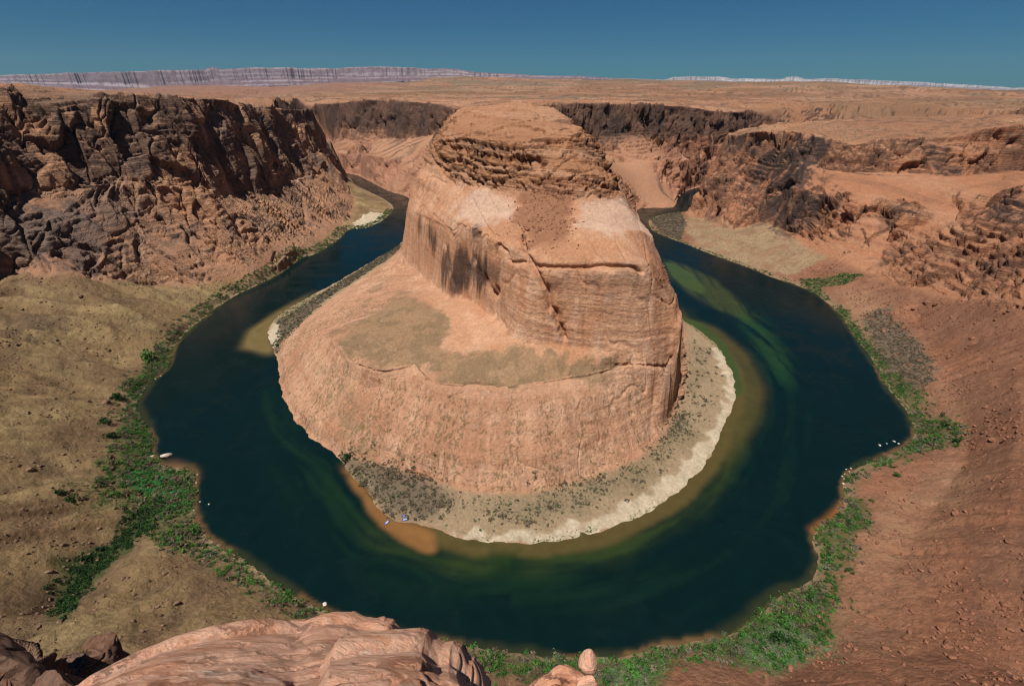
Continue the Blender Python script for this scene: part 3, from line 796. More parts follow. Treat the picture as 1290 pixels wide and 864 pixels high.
mix(lines_ * sstep(900, 1500, RR) * (1 - m_talus) * (.3 + .6 * sstep(.4, .6, med)) * sstep(20000, 6000, RR), col(.14, .08, .055))  # farther benches: ledge shade and varnish painted along their edges too
scr = sstep(.60, .68, fbm2(VX / 4, VY / 4, 2)) * sstep(.45, .6, big) * (RR < 3000)
mix(scr * m_plate * .5, col(.12, .10, .055))
mix(sstep(6000, 8000, RR) * sstep(39, 42, azv), col(.06, .065, .07))
mix(sstep(3500, 6000, RR) * sstep(-8, -20, azv) * .7, col(.30, .15, .11))
# slopes below the cliffs
left = sstep(60, -90, VX + 0 * VY)
tcol = col(.235, .155, .078) * left[..., None] + col(.228, .112, .068) * (1 - left[..., None])
C = C * (1 - m_talus[..., None]) + tcol * m_talus[..., None]
mix(m_talus * left * sstep(.42, .62, med) * .7, col(.155, .095, .055))
mix(m_talus * left * sstep(.5, .68, fbm2(VX / 60 + 30, VY / 40, 4)) * .6, col(.32, .235, .115))
rlv = np.where(ins, samp(rl.astype(F32), VX, VY), .5)
mix(m_talus * left * sstep(.18, .02, rlv) * .55, col(.13, .085, .05))
mix(m_talus * left * sstep(.35, .7, rlv) * .45, col(.34, .245, .12))
mix(m_talus * left * sstep(60, 105, VZ) * .5, col(.17, .10, .065))
mix(m_talus * (1 - left) * sstep(.15, .0, rlv) * .35, col(.14, .065, .042))
mix(m_talus * (1 - left) * sstep(.45, .66, med) * .5, col(.17, .072, .042))
mix(m_talus * (1 - left) * sstep(.55, .72, fbm2(VX / 45 + 30, VY / 45, 4)) * .5, col(.31, .135, .075))
trk = np.abs(fbm2(VX / 70 + 60, VY / 26 + 3 + VX / 60, 3, .55) - .5)
mix(m_talus * (1 - left) * sstep(.02, .0, trk) * .55, col(.36, .17, .10))
mix(m_talus * (1 - left) * sstep(.55, .68, fine) * .4, col(.12, .055, .034))
mix(m_talus * left * sstep(.56, .68, fine) * .4, col(.13, .095, .05))
mix(Zs['pinkbank'] * .75 * (.4 + .6 * sstep(.35, .6, med)), col(.36, .215, .125))
mix(Zs['yellow'] * (.35 + .55 * sstep(.3, .6, med)), col(.31, .22, .13))
mix(Zs['yellow'] * sstep(.52, .62, fine) * .5, col(.17, .12, .07))
# river banks
bank = sstep(16, 3, m_sd) * (m_sd < 60) * (ins)
mix(bank * (m_in < .5) * .5, col(.24, .19, .12))
mix(m_in * (1 - m_butte) * (VY < 1300) * .9, col(.33, .245, .155))
mix(Zs['buff'] * .9, col(.31, .225, .14))
mix(Zs['buff'] * sstep(.48, .62, med) * .6, col(.20, .15, .09))
mix(sstep(.5, .65, fine) * m_in * (1 - m_butte) * .35 * (VY < 1300), col(.2, .16, .09))
mix(Zs['sage'] * .6, col(.20, .155, .095))
mix(Zs['brush'] * .9, col(.13, .10, .07))
mix(Zs['veg'] * (.6 + .3 * sstep(.4, .6, med)), col(.055, .085, .025))
mix(Zs['grassg'] * .45 * sstep(.4, .6, med), col(.10, .17, .03))
mix(Zs['dkveg'] * .9, col(.03, .06, .015))
mix(Zs['emerald'] * .95, col(.018, .15, .035))
mix(Zs['sagegreen'] * .75, col(.12, .19, .085))
mix(sstep(.25, .7, Zs['white'] + (med - .5) * .35 + (fine - .5) * .4) * (Zs['white'] > .02) * (.6 + .4 * fine), col(.50, .42, .31))
# butte
mb = np.where(m_butte > .5, 1, m_butte) * (VY < 1500)
bcol = col(.465, .238, .134)
mix(mb, bcol)
mix(mb * sstep(72, 62, VZ) * .7, col(.44, .245, .155))
mix(mb * sstep(.5, .64, med) * .5, col(.56, .34, .22))
mix(mb * sstep(.50, .66, big) * .5, col(.34, .16, .09))
mix(mb * steep * sstep(.60, .72, vn3(VX / 5, VY / 5, VZ / 60)) * .35, col(.60, .42, .31))
mix(mb * steep * sstep(.62, .7, vn2((VZ + (big - .5) * 30 + .04 * VX) / 1.6 + 50, .003 * VX)) * .35, col(.22, .11, .07))
mix(mb * sstep(188, 196, VZ) * (.6 + .4 * steep), col(.27, .125, .062))
mix(mb * sstep(190, 198, VZ) * sstep(252, 244, VZ) * steep * sstep(.50, .62, streak * .5 + patch * .5) * .55, col(.11, .06, .04))
mix(mb * sstep(244, 251, VZ) * (1 - steep) * .45, col(.40, .21, .12))
band = vn2((VZ + (big - .5) * 30 + .04 * VX) / 6.5, 0.004 * VX)
mix(mb * sstep(.55, .75, band) * .18, col(.56, .36, .25))
mix(mb * sstep(.35, .2, band) * .18, col(.30, .14, .085))
mix(sstep(.2, .8, Zs['pale'] + (med - .5) * 1.6) * (Zs['pale'] > .02) * mb * sstep(194, 188, VZ) * .6, col(.56, .40, .31))
th_ = np.arctan2(VX - 20, -(VY - 560)); rr_ = np.hypot(VX - 20, VY - 560)
dome = mb * sstep(64, 56, VZ)
stk = vn2(th_ * 46 + fine * .8, rr_ / 55) * .6 + vn2(th_ * 120, rr_ / 30 + 9) * .4
mix(dome * sstep(.54, .68, stk) * .28, col(.32, .165, .10))
mix(dome * sstep(.44, .32, stk) * .2, col(.58, .36, .24))
mix(dome * sstep(.60, .66, vn2(th_ * 30 + 7, rr_ / 260)) * sstep(.58, .68, fbm2(VX / 1.6, VY / 1.6, 2)) * .6, col(.13, .10, .05))
oz = sstep(.25, .85, Zs['olive'] + (med - .5) * 1.0 + (fine - .5) * .9) * (Zs['olive'] > .03)
mix(oz * mb * sstep(56, 60, VZ + 0 * VX) * .72, col(.235, .158, .088))
mix(oz * mb * sstep(.50, .60, fbm2(VX / 12, VY / 12, 3)) * .45, col(.16, .115, .065))
mix(Zs['gully'] * mb * .55 * sstep(.35, .6, fine), col(.16, .13, .07))
mix(sstep(.25, .75, Zs['rubble'] + (med - .5) * 1.4) * .9 * (Zs['rubble'] > .02), col(.27, .125, .07))
dots = sstep(.66, .74, fbm2(VX / 2.2, VY / 2.2, 2)) * mb * sstep(80, 40, VZ)
mix(dots * .5, col(.12, .10, .045))
# canyon walls
mw = np.clip(np.maximum(m_wall, m_cliff * (1 - m_butte)) * (.25 + .75 * np.maximum(steep, m_cliff)), 0, 1) * (1 - mb)
rw = sstep(150, 500, VX)
lw = (VX < 0) * (m_in < .5)
wc = col(.36, .18, .105) * np.ones_like(C)
wc = wc * (1 - (rw * .8)[..., None]) + col(.36, .155, .08) * (rw * .8)[..., None]
wc = np.where((lw > 0)[..., None], col(.30, .175, .115), wc)
C = C * (1 - mw[..., None]) + wc * mw[..., None]
mix(mw * sstep(.5, .7, band) * .4, col(.42, .25, .16))
mix(mw * sstep(.40, .22, band) * .4, col(.18, .09, .06))
var = sstep(.45, .6, patch * .55 + streak * .45) * steep
mix(mw * var * .6, col(.085, .052, .04))
mix(mw * lw * sstep(.46, .58, patch * .6 + streak * .4) * .5, col(.12, .085, .068))
mix(mw * lw * sstep(150, 185, VZ + (streak - .5) * 60) * steep * .6, col(.11, .06, .043))
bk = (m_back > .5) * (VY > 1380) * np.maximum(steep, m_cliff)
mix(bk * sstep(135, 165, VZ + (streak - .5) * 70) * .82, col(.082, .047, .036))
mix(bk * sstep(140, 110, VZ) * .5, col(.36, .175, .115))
mix(mw * lw * sstep(.6, .7, vn3(VX / 26, VY / 26, VZ / 140) * .7 + streak * .3) * .8, col(.42, .225, .13))
# desert varnish, with the shade of undercuts, overhangs and caves painted in
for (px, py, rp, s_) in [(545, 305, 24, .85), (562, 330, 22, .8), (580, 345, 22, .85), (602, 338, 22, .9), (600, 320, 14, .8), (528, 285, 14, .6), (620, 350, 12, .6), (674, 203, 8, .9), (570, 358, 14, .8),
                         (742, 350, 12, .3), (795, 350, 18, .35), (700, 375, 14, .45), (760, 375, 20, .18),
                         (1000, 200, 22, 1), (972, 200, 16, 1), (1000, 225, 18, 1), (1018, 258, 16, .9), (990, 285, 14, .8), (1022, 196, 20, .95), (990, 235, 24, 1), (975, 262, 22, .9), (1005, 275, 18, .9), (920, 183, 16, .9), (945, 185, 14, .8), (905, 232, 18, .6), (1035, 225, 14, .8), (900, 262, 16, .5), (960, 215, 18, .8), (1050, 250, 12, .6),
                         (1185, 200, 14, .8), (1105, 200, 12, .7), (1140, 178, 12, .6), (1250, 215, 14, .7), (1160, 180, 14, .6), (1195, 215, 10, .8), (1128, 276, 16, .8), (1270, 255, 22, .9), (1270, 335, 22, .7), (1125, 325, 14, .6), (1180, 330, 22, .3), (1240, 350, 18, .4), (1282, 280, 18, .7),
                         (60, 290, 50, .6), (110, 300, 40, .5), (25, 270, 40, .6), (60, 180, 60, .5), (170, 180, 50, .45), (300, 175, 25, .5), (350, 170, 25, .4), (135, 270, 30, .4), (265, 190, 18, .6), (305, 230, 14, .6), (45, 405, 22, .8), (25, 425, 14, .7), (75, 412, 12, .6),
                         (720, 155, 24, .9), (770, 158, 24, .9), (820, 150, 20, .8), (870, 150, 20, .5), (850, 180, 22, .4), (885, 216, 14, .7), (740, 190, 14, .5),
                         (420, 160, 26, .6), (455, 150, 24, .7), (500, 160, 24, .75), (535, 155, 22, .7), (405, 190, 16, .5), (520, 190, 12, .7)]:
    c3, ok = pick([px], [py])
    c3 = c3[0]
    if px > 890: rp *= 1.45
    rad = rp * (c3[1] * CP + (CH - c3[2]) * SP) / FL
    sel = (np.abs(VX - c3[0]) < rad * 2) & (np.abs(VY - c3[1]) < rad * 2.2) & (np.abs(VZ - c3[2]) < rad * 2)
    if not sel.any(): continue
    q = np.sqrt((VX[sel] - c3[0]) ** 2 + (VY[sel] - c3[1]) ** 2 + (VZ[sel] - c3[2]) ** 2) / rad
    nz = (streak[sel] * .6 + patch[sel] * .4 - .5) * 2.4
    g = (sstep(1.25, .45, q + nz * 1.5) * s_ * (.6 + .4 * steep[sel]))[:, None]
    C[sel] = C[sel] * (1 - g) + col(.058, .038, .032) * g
# other rock colours of the walls: orange ribs and ramps, grey slabs
for (px, py, rp, s_, tc) in [(225, 200, 20, .9, 0), (235, 235, 22, .9, 0), (250, 270, 20, .9, 0), (262, 300, 18, .9, 0), (285, 325, 18, .9, 0), (205, 300, 10, .8, 0), (208, 335, 10, .8, 0), (305, 200, 8, .8, 0), (300, 170, 10, .6, 0), (350, 270, 16, .8, 0), (375, 285, 14, .8, 0),
                             (395, 215, 18, .8, 0), (420, 240, 18, .8, 0), (240, 165, 10, .7, 0), (125, 275, 8, .7, 0), (150, 300, 10, .6, 0), (345, 300, 14, .7, 0), (330, 255, 12, .6, 0), (45, 165, 14, .5, 0), (190, 150, 12, .5, 0), (410, 270, 14, .6, 0),
                             (70, 295, 44, .75, 1), (110, 265, 34, .65, 1), (30, 300, 30, .75, 1), (160, 250, 22, .5, 1), (180, 215, 20, .5, 1), (135, 240, 22, .5, 1), (285, 165, 16, .5, 1)]:
    c3, ok = pick([px], [py]); c3 = c3[0]
    rad = rp * (c3[1] * CP + (CH - c3[2]) * SP) / FL
    sel = (np.abs(VX - c3[0]) < rad * 2.2) & (np.abs(VY - c3[1]) < rad * 2.2) & (np.abs(VZ - c3[2]) < rad * 2.2)
    if not sel.any(): continue
    q = np.sqrt((VX[sel] - c3[0]) ** 2 + (VY[sel] - c3[1]) ** 2 + (VZ[sel] - c3[2]) ** 2) / rad
    nz = (streak[sel] * .5 + patch[sel] * .5 - .5) * 2.4
    g = (sstep(1.3, .6, q + nz * 1.2) * s_ * .8)[:, None]
    C[sel] = C[sel] * (1 - g) + (col(.40, .205, .115) if tc == 0 else col(.165, .118, .098)) * g
# grey smooth slab low on the left wall
C *= (1 - .22 * sstep(1500, 4000, RR))[..., None]
C *= (0.88 + 0.24 * fine)[..., None]
C *= (0.90 + 0.2 * vn2(VX / 1.7, VY / 1.7))[..., None] * np.where(RR < 3000, 1, 1)[..., None]
C = np.clip(C, 0.004, 0.85)
rk_attr = np.clip(np.maximum(np.maximum(mb * (.08 + .14 * sstep(85, 110, VZ) * steep + .45 * sstep(186, 196, VZ)), mw), m_plate * .7), 0, 1).astype(F32)
print('coloured', time.time() - T0)


# ------------------------------------------------------------------ materials
def nodes(name):
    m = bpy.data.materials.new(name); m.use_nodes = True
    nt = m.node_tree
    b = nt.nodes['Principled BSDF']
    return m, nt, b


def N(nt, t, **kw):
    n = nt.nodes.new(t)
    for k_, v_ in kw.items():
        setattr(n, k_, v_)
    return n


def terrain_material():
    m, nt, b = nodes('desert_ground')
    b.inputs['Roughness'].default_value = 0.92
    b.inputs['Specular IOR Level'].default_value = 0.15
    a = N(nt, 'ShaderNodeAttribute', attribute_name='albedo')
    rk = N(nt, 'ShaderNodeAttribute', attribute_name='rock')
    g = N(nt, 'ShaderNodeNewGeometry')
    mp = N(nt, 'ShaderNodeMapping'); mp.inputs['Scale'].default_value = (0.05, 0.05, 0.55)
    nt.links.new(g.outputs['Position'], mp.inputs['Vector'])
    n1 = N(nt, 'ShaderNodeTexNoise'); n1.inputs['Scale'].default_value = 1.0; n1.inputs['Detail'].default_value = 5; n1.inputs['Roughness'].default_value = 0.65
    nt.links.new(mp.outputs[0], n1.inputs['Vector'])            # bedding
    n2 = N(nt, 'ShaderNodeTexNoise'); n2.inputs['Scale'].default_value = 0.45; n2.inputs['Detail'].default_value = 6; n2.inputs['Roughness'].default_value = 0.7
    nt.links.new(g.outputs['Position'], n2.inputs['Vector'])    # grit
    r1 = N(nt, 'ShaderNodeMapRange'); r1.inputs[1].default_value = .3; r1.inputs[2].default_value = .7; r1.inputs[3].default_value = .72; r1.inputs[4].default_value = 1.25
    nt.links.new(n1.outputs[0], r1.inputs[0])
    r1m = N(nt, 'ShaderNodeMix'); r1m.data_type = 'FLOAT'; r1m.inputs[2].default_value = 1.0
    rkm = N(nt, 'ShaderNodeMath', operation='MULTIPLY'); rkm.inputs[1].default_value = 0.55; nt.links.new(rk.outputs['Fac'], rkm.inputs[0]); nt.links.new(rkm.outputs[0], r1m.inputs[0]); nt.links.new(r1.outputs[0], r1m.inputs[3])
    r2 = N(nt, 'ShaderNodeMapRange'); r2.inputs[1].default_value = .3; r2.inputs[2].default_value = .7; r2.inputs[3].default_value = .82; r2.inputs[4].default_value = 1.16
    nt.links.new(n2.outputs[0], r2.inputs[0])
    mu = N(nt, 'ShaderNodeMath', operation='MULTIPLY')
    nt.links.new(r1m.outputs[0], mu.inputs[0]); nt.links.new(r2.outputs[0], mu.inputs[1])
    vm = N(nt, 'ShaderNodeVectorMath', operation='SCALE')
    nt.links.new(a.outputs['Color'], vm.inputs[0]); nt.links.new(mu.outputs[0], vm.inputs['Scale'])
    nt.links.new(vm.outputs[0], b.inputs['Base Color'])
    # bump: beds on rock, grit and stones everywhere
    add = N(nt, 'ShaderNodeMath', operation='MULTIPLY'); nt.links.new(n1.outputs[0], add.inputs[0]); nt.links.new(rk.outputs['Fac'], add.inputs[1])
    n3 = N(nt, 'ShaderNodeTexNoise'); n3.inputs['Scale'].default_value = 0.22; n3.inputs['Detail'].default_value = 7; n3.inputs['Roughness'].default_value = 0.72
    nt.links.new(g.outputs['Position'], n3.inputs['Vector'])
    vo = N(nt, 'ShaderNodeTexVoronoi'); vo.inputs['Scale'].default_value = 0.16
    nt.links.new(g.outputs['Position'], vo.inputs['Vector'])
    mp2 = N(nt, 'ShaderNodeMapping'); mp2.inputs['Scale'].default_value = (0.16, 0.16, 0.05)
    nt.links.new(g.outputs['Position'], mp2.inputs['Vector'])
    n4 = N(nt, 'ShaderNodeTexNoise'); n4.noise_type = 'RIDGED_MULTIFRACTAL'; n4.inputs['Scale'].default_value = 1.0; n4.inputs['Detail'].default_value = 4
    nt.links.new(mp2.outputs[0], n4.inputs['Vector'])
    m4 = N(nt, 'ShaderNodeMath', operation='MULTIPLY'); nt.links.new(n4.outputs[0], m4.inputs[0]); nt.links.new(rk.outputs['Fac'], m4.inputs[1])
    s0 = N(nt, 'ShaderNodeMath', operation='MULTIPLY_ADD'); s0.inputs[1].default_value = -0.35
    nt.links.new(m4.outputs[0], s0.inputs[0]); nt.links.new(n3.outputs[0], s0.inputs[2])
    s = N(nt, 'ShaderNodeMath', operation='MULTIPLY_ADD'); s.inputs[1].default_value = 1.6
    nt.links.new(add.outputs[0], s.inputs[0]); nt.links.new(s0.outputs[0], s.inputs[2])
    bp = N(nt, 'ShaderNodeBump'); bp.inputs['Strength'].default_value = 0.9; bp.inputs['Distance'].default_value = 3.0
    nt.links.new(s.outputs[0], bp.inputs['Height'])
    nt.links.new(bp.outputs[0], b.inputs['Normal'])
    return m


M_ground = terrain_material()


def mesh_from(name, verts, quads, mat, attrs=None, smooth=True):
    me = bpy.data.meshes.new(name)
    me.vertices.add(len(verts)); me.vertices.foreach_set('co', np.ascontiguousarray(verts, F32).ravel())
    k_ = quads.shape[1]
    me.loops.add(len(quads) * k_); me.loops.foreach_set('vertex_index', quads.astype(np.int32).ravel())
    me.polygons.add(len(quads)); me.polygons.foreach_set('loop_start', np.arange(0, len(quads) * k_, k_, dtype=np.int32))
    me.polygons.foreach_set('use_smooth', np.full(len(quads), smooth))
    me.update(calc_edges=True)
    for an, arr in (attrs or {}).items():
        if arr.ndim == 2:
            at = me.attributes.new(an, 'FLOAT_COLOR', 'POINT')
            at.data.foreach_set('color', np.hstack([arr, np.ones((len(arr), 1))]).astype(F32).ravel())
        else:
            at = me.attributes.new(an, 'FLOAT', 'POINT')
            at.data.foreach_set('value', arr.astype(F32))
    me.materials.append(mat)
    o = bpy.data.objects.new(name, me)
    COL.objects.link(o)
    return o


def structure(o):
    o['kind'] = 'structure'
    return o


flat = lambda a: a.reshape(-1, *a.shape[2:])
idx = np.arange(NC * NRr).reshape(NC, NRr)
quads = np.stack([idx[:-1, :-1], idx[:-1, 1:], idx[1:, 1:], idx[1:, :-1]], -1).reshape(-1, 4)
VV = np.stack([flat(VX), flat(VY), flat(VZ)], -1)
CC = flat(C); RK = flat(rk_attr); SDv = flat(m_sd)
qc = VV[quads[:, 0]]
keep = SDv[quads].max(1) > -3.5
lab = np.zeros(len(quads), int)                            # 0 plateau
q0 = quads[:, 0]
fm = lambda a: flat(a)[q0] > .5
lab[fm(R_(wall.astype(F32))) & (qc[:, 0] < 0)] = 1
lab[fm(R_(wall.astype(F32))) & (qc[:, 0] >= 0)] = 2
lab[fm(R_(foot_in.astype(F32))) & (qc[:, 0] < 0)] = 3
lab[fm(R_(foot_in.astype(F32))) & (qc[:, 0] >= 0)] = 4
inn = (flat(np.where(ins, samp(inner_land.astype(F32), VX, VY), 0))[q0] > .5)
lab[inn & (qc[:, 1] < 1330)] = 6
lab[inn & (qc[:, 1] < 1330) & fm(R_(rock_butte.astype(F32)))] = 5
wet = fm(R_(water.astype(F32)))
lab[wet & (lab == 0) & (qc[:, 0] < 0)] = 3
lab[wet & (lab == 0) & (qc[:, 0] >= 0)] = 4
names = ['plateau', 'left_canyon_wall', 'right_canyon_wall', 'left_talus_slope', 'right_talus_slope', 'butte', 'gravel_bar']
for li, nm in enumerate(names):
    qs = quads[keep & (lab == li)]
    if not len(qs): continue
    used, inv = np.unique(qs, return_inverse=True)
    o = structure(mesh_from(nm, VV[used], inv.reshape(qs.shape), M_ground, {'albedo': CC[used], 'rock': RK[used]}))
del quads, qc, q0
print('terrain linked', time.time() - T0)


# ------------------------------------------------------------------ river
def water_material():
    m, nt, b = nodes('river_water')
    b.inputs['Roughness'].default_value = 0.12
    b.inputs['IOR'].default_value = 1.33
    b.inputs['Specular IOR Level'].default_value = 0.32
    a = N(nt, 'ShaderNodeAttribute', attribute_name='bottom')
    g = N(nt, 'ShaderNodeNewGeometry')
    n2 = N(nt, 'ShaderNodeTexNoise'); n2.inputs['Scale'].default_value = 0.09; n2.inputs['Detail'].default_value = 5
    nt.links.new(g.outputs['Position'], n2.inputs['Vector'])
    r2 = N(nt, 'ShaderNodeMapRange'); r2.inputs[1].default_value = .3; r2.inputs[2].default_value = .7; r2.inputs[3].default_value = .9; r2.inputs[4].default_value = 1.1
    nt.links.new(n2.outputs[0], r2.inputs[0])
    vm = N(nt, 'ShaderNodeVectorMath', operation='SCALE')
    nt.links.new(a.outputs['Color'], vm.inputs[0]); nt.links.new(r2.outputs[0], vm.inputs['Scale'])
    nt.links.new(vm.outputs[0], b.inputs['Base Color'])
    n5 = N(nt, 'ShaderNodeTexNoise'); n5.inputs['Scale'].default_value = 0.018; n5.inputs['Detail'].default_value = 5; n5.inputs['Distortion'].default_value = 1.5
    nt.links.new(g.outputs['Position'], n5.inputs['Vector'])
    r5 = N(nt, 'ShaderNodeMapRange'); r5.inputs[1].default_value = .42; r5.inputs[2].default_value = .62; r5.inputs[3].default_value = .06; r5.inputs[4].default_value = .3
    nt.links.new(n5.outputs[0], r5.inputs[0]); nt.links.new(r5.outputs[0], b.inputs['Roughness'])
    n1 = N(nt, 'ShaderNodeTexNoise'); n1.inputs['Scale'].default_value = 0.5; n1.inputs['Detail'].default_value = 5
    nt.links.new(g.outputs['Position'], n1.inputs['Vector'])
    bp = N(nt, 'ShaderNodeBump'); bp.inputs['Strength'].default_value = 0.35; bp.inputs['Distance'].default_value = 0.25
    nt.links.new(n1.outputs[0], bp.inputs['Height']); nt.links.new(bp.outputs[0], b.inputs['Normal'])
    return m


wmask = blur(water, 2, 1) > 0.001
wmask &= (GY < 2300)
din = np.where(water, d_inner, 0) * (GY < 1350)
din = np.where(GY < 1350, din, 150)
theta = np.arctan2(GX - 0, GY - 520)
along = theta * 260
s1 = fbm2(din / 9 + 3, along / 75, 4, .6)
s2 = fbm2(GX / 40, GY / 40 + 30, 4, .6)
wc = np.zeros((NY, NX, 3), F32)
wc[:] = col(.0020, .0100, .0108)
dout = edt(OUT_LAND, 20)


def wmix(mk, c):
    global wc
    wc = wc * (1 - mk[..., None]) + np.asarray(c, F32) * mk[..., None]


ZW = lambda pts, soft: zone(pts, soft, True)
front = sstep(700, 560, GY)
# green weed and shoals seen through the water
wmix(sstep(.50, .68, s1) * sstep(110, 50, din) * sstep(0, 100, GX) * sstep(620, 500, GY) * .13, col(.010, .035, .016))
gz = ZW([(330, 500), (352, 490), (385, 548), (450, 612), (500, 680), (600, 705), (760, 700), (840, 672), (860, 690), (760, 735), (620, 742), (500, 722), (430, 665), (380, 600)], 9)
wmix(np.clip(gz * 1.2, 0, 1) * sstep(.25, .75, s1) * .7, col(.011, .034, .011))
wmix(sstep(34, 14, din + (s2 - .5) * 16) * front * sstep(-130, -90, GX) * (.4 + .6 * sstep(.35, .6, s1)) * .8, col(.024, .038, .011))
wmix(sstep(15, 7, din + (s2 - .5) * 6) * front * sstep(-100, -70, GX) * .85, col(.085, .062, .022))
sb = ZW([(430, 580), (452, 600), (478, 640), (500, 655), (546, 667), (556, 695), (550, 704), (524, 695), (494, 678), (468, 652), (448, 620)], 2)
wmix(sstep(.2, .8, sb + (s2 - .5) * .9) * (sb > .02) * .85, col(.21, .10, .035))
wmix(np.clip(ZW([(556, 672), (600, 690), (680, 700), (720, 697), (660, 712), (580, 706), (562, 695)], 4) * 1.2, 0, 1) * sstep(.4, .55, s2) * .8, col(.006, .022, .008))
lb = ZW([(306, 438), (316, 416), (350, 393), (400, 365), (345, 402), (338, 430), (346, 446), (335, 445), (322, 440)], 3)
wmix(np.clip(lb * 1.6, 0, 1) * .9, col(.15, .11, .045))
rb = ZW([(858, 400), (900, 412), (940, 445), (962, 488), (955, 525), (930, 560), (900, 592), (880, 606), (908, 560), (926, 500), (915, 455), (885, 420)], 3)
wmix(np.clip(rb * 1.4, 0, 1) * (.35 + .5 * s2), col(.075, .058, .018))
wmix(np.clip(ZW([(858, 399), (885, 408), (912, 432), (930, 465), (936, 495), (928, 500), (918, 462), (895, 430), (868, 410)], 1) * 1.3, 0, 1), col(.038, .058, .016))
wmix(np.clip(ZW([(836, 326), (862, 334), (900, 352), (935, 385), (950, 408), (930, 398), (900, 388), (868, 368), (845, 350)], 3) * 1.3, 0, 1) * (.5 + .5 * sstep(.35, .6, s1)) * .7, col(.045, .055, .016))
wmix(np.clip(ZW([(838, 330), (850, 333), (872, 345), (888, 362), (884, 370), (862, 360), (846, 346)], 1) * 1.4, 0, 1), col(.04, .062, .016))
wmix(np.clip(ZW([(930, 380), (955, 400), (985, 450), (1000, 490), (985, 480), (955, 430), (935, 400)], 6) * 1.3, 0, 1) * sstep(.35, .6, s1) * .7, col(.02, .06, .015))
# shallows along the outer bank
wmix(sstep(8, 1, dout + (s2 - .5) * 12) * .6 * (GY < 1300), col(.035, .038, .015))
wmix(sstep(5, 2, dout + (s2 - .5) * 4) * sstep(.45, .55, s2) * .6 * (GY < 900), col(.16, .085, .04))
wmix(np.clip(ZW([(205, 580), (222, 583), (242, 592), (246, 608), (235, 606), (212, 600)], 2) * 1.3, 0, 1) * .9, col(.14, .075, .035))
wmix(np.clip(ZW([(1020, 668), (1050, 645), (1064, 630), (1066, 640), (1045, 660), (1030, 672)], 1) * 1.3, 0, 1) * .8, col(.25, .09, .03))
wi = np.nonzero(wmask[:-1, :-1])
vid = np.arange(NY * NX).reshape(NY, NX)
wq = np.stack([vid[wi[0], wi[1]], vid[wi[0], wi[1] + 1], vid[wi[0] + 1, wi[1] + 1], vid[wi[0] + 1, wi[1]]], -1)
used, inv = np.unique(wq, return_inverse=True)
vj, vi = used // NX, used % NX
WV = np.stack([gx[vi], gy[vj], np.full(len(used), 0.12, F32)], -1)
structure(mesh_from('river', WV, inv.reshape(wq.shape), water_material(), {'bottom': wc.reshape(-1, 3)[used]}))
print('river', time.time() - T0)


# ------------------------------------------------------------------ far mesas and buttes on the horizon
def mesa_material(name, cols, hz):
    m, nt, b = nodes(name)
    b.inputs['Roughness'].default_value = 1.0; b.inputs['Specular IOR Level'].default_value = 0
    a = N(nt, 'ShaderNodeAttribute', attribute_name='albedo')
    nt.links.new(a.outputs['Color'], b.inputs['Base Color'])
    return m


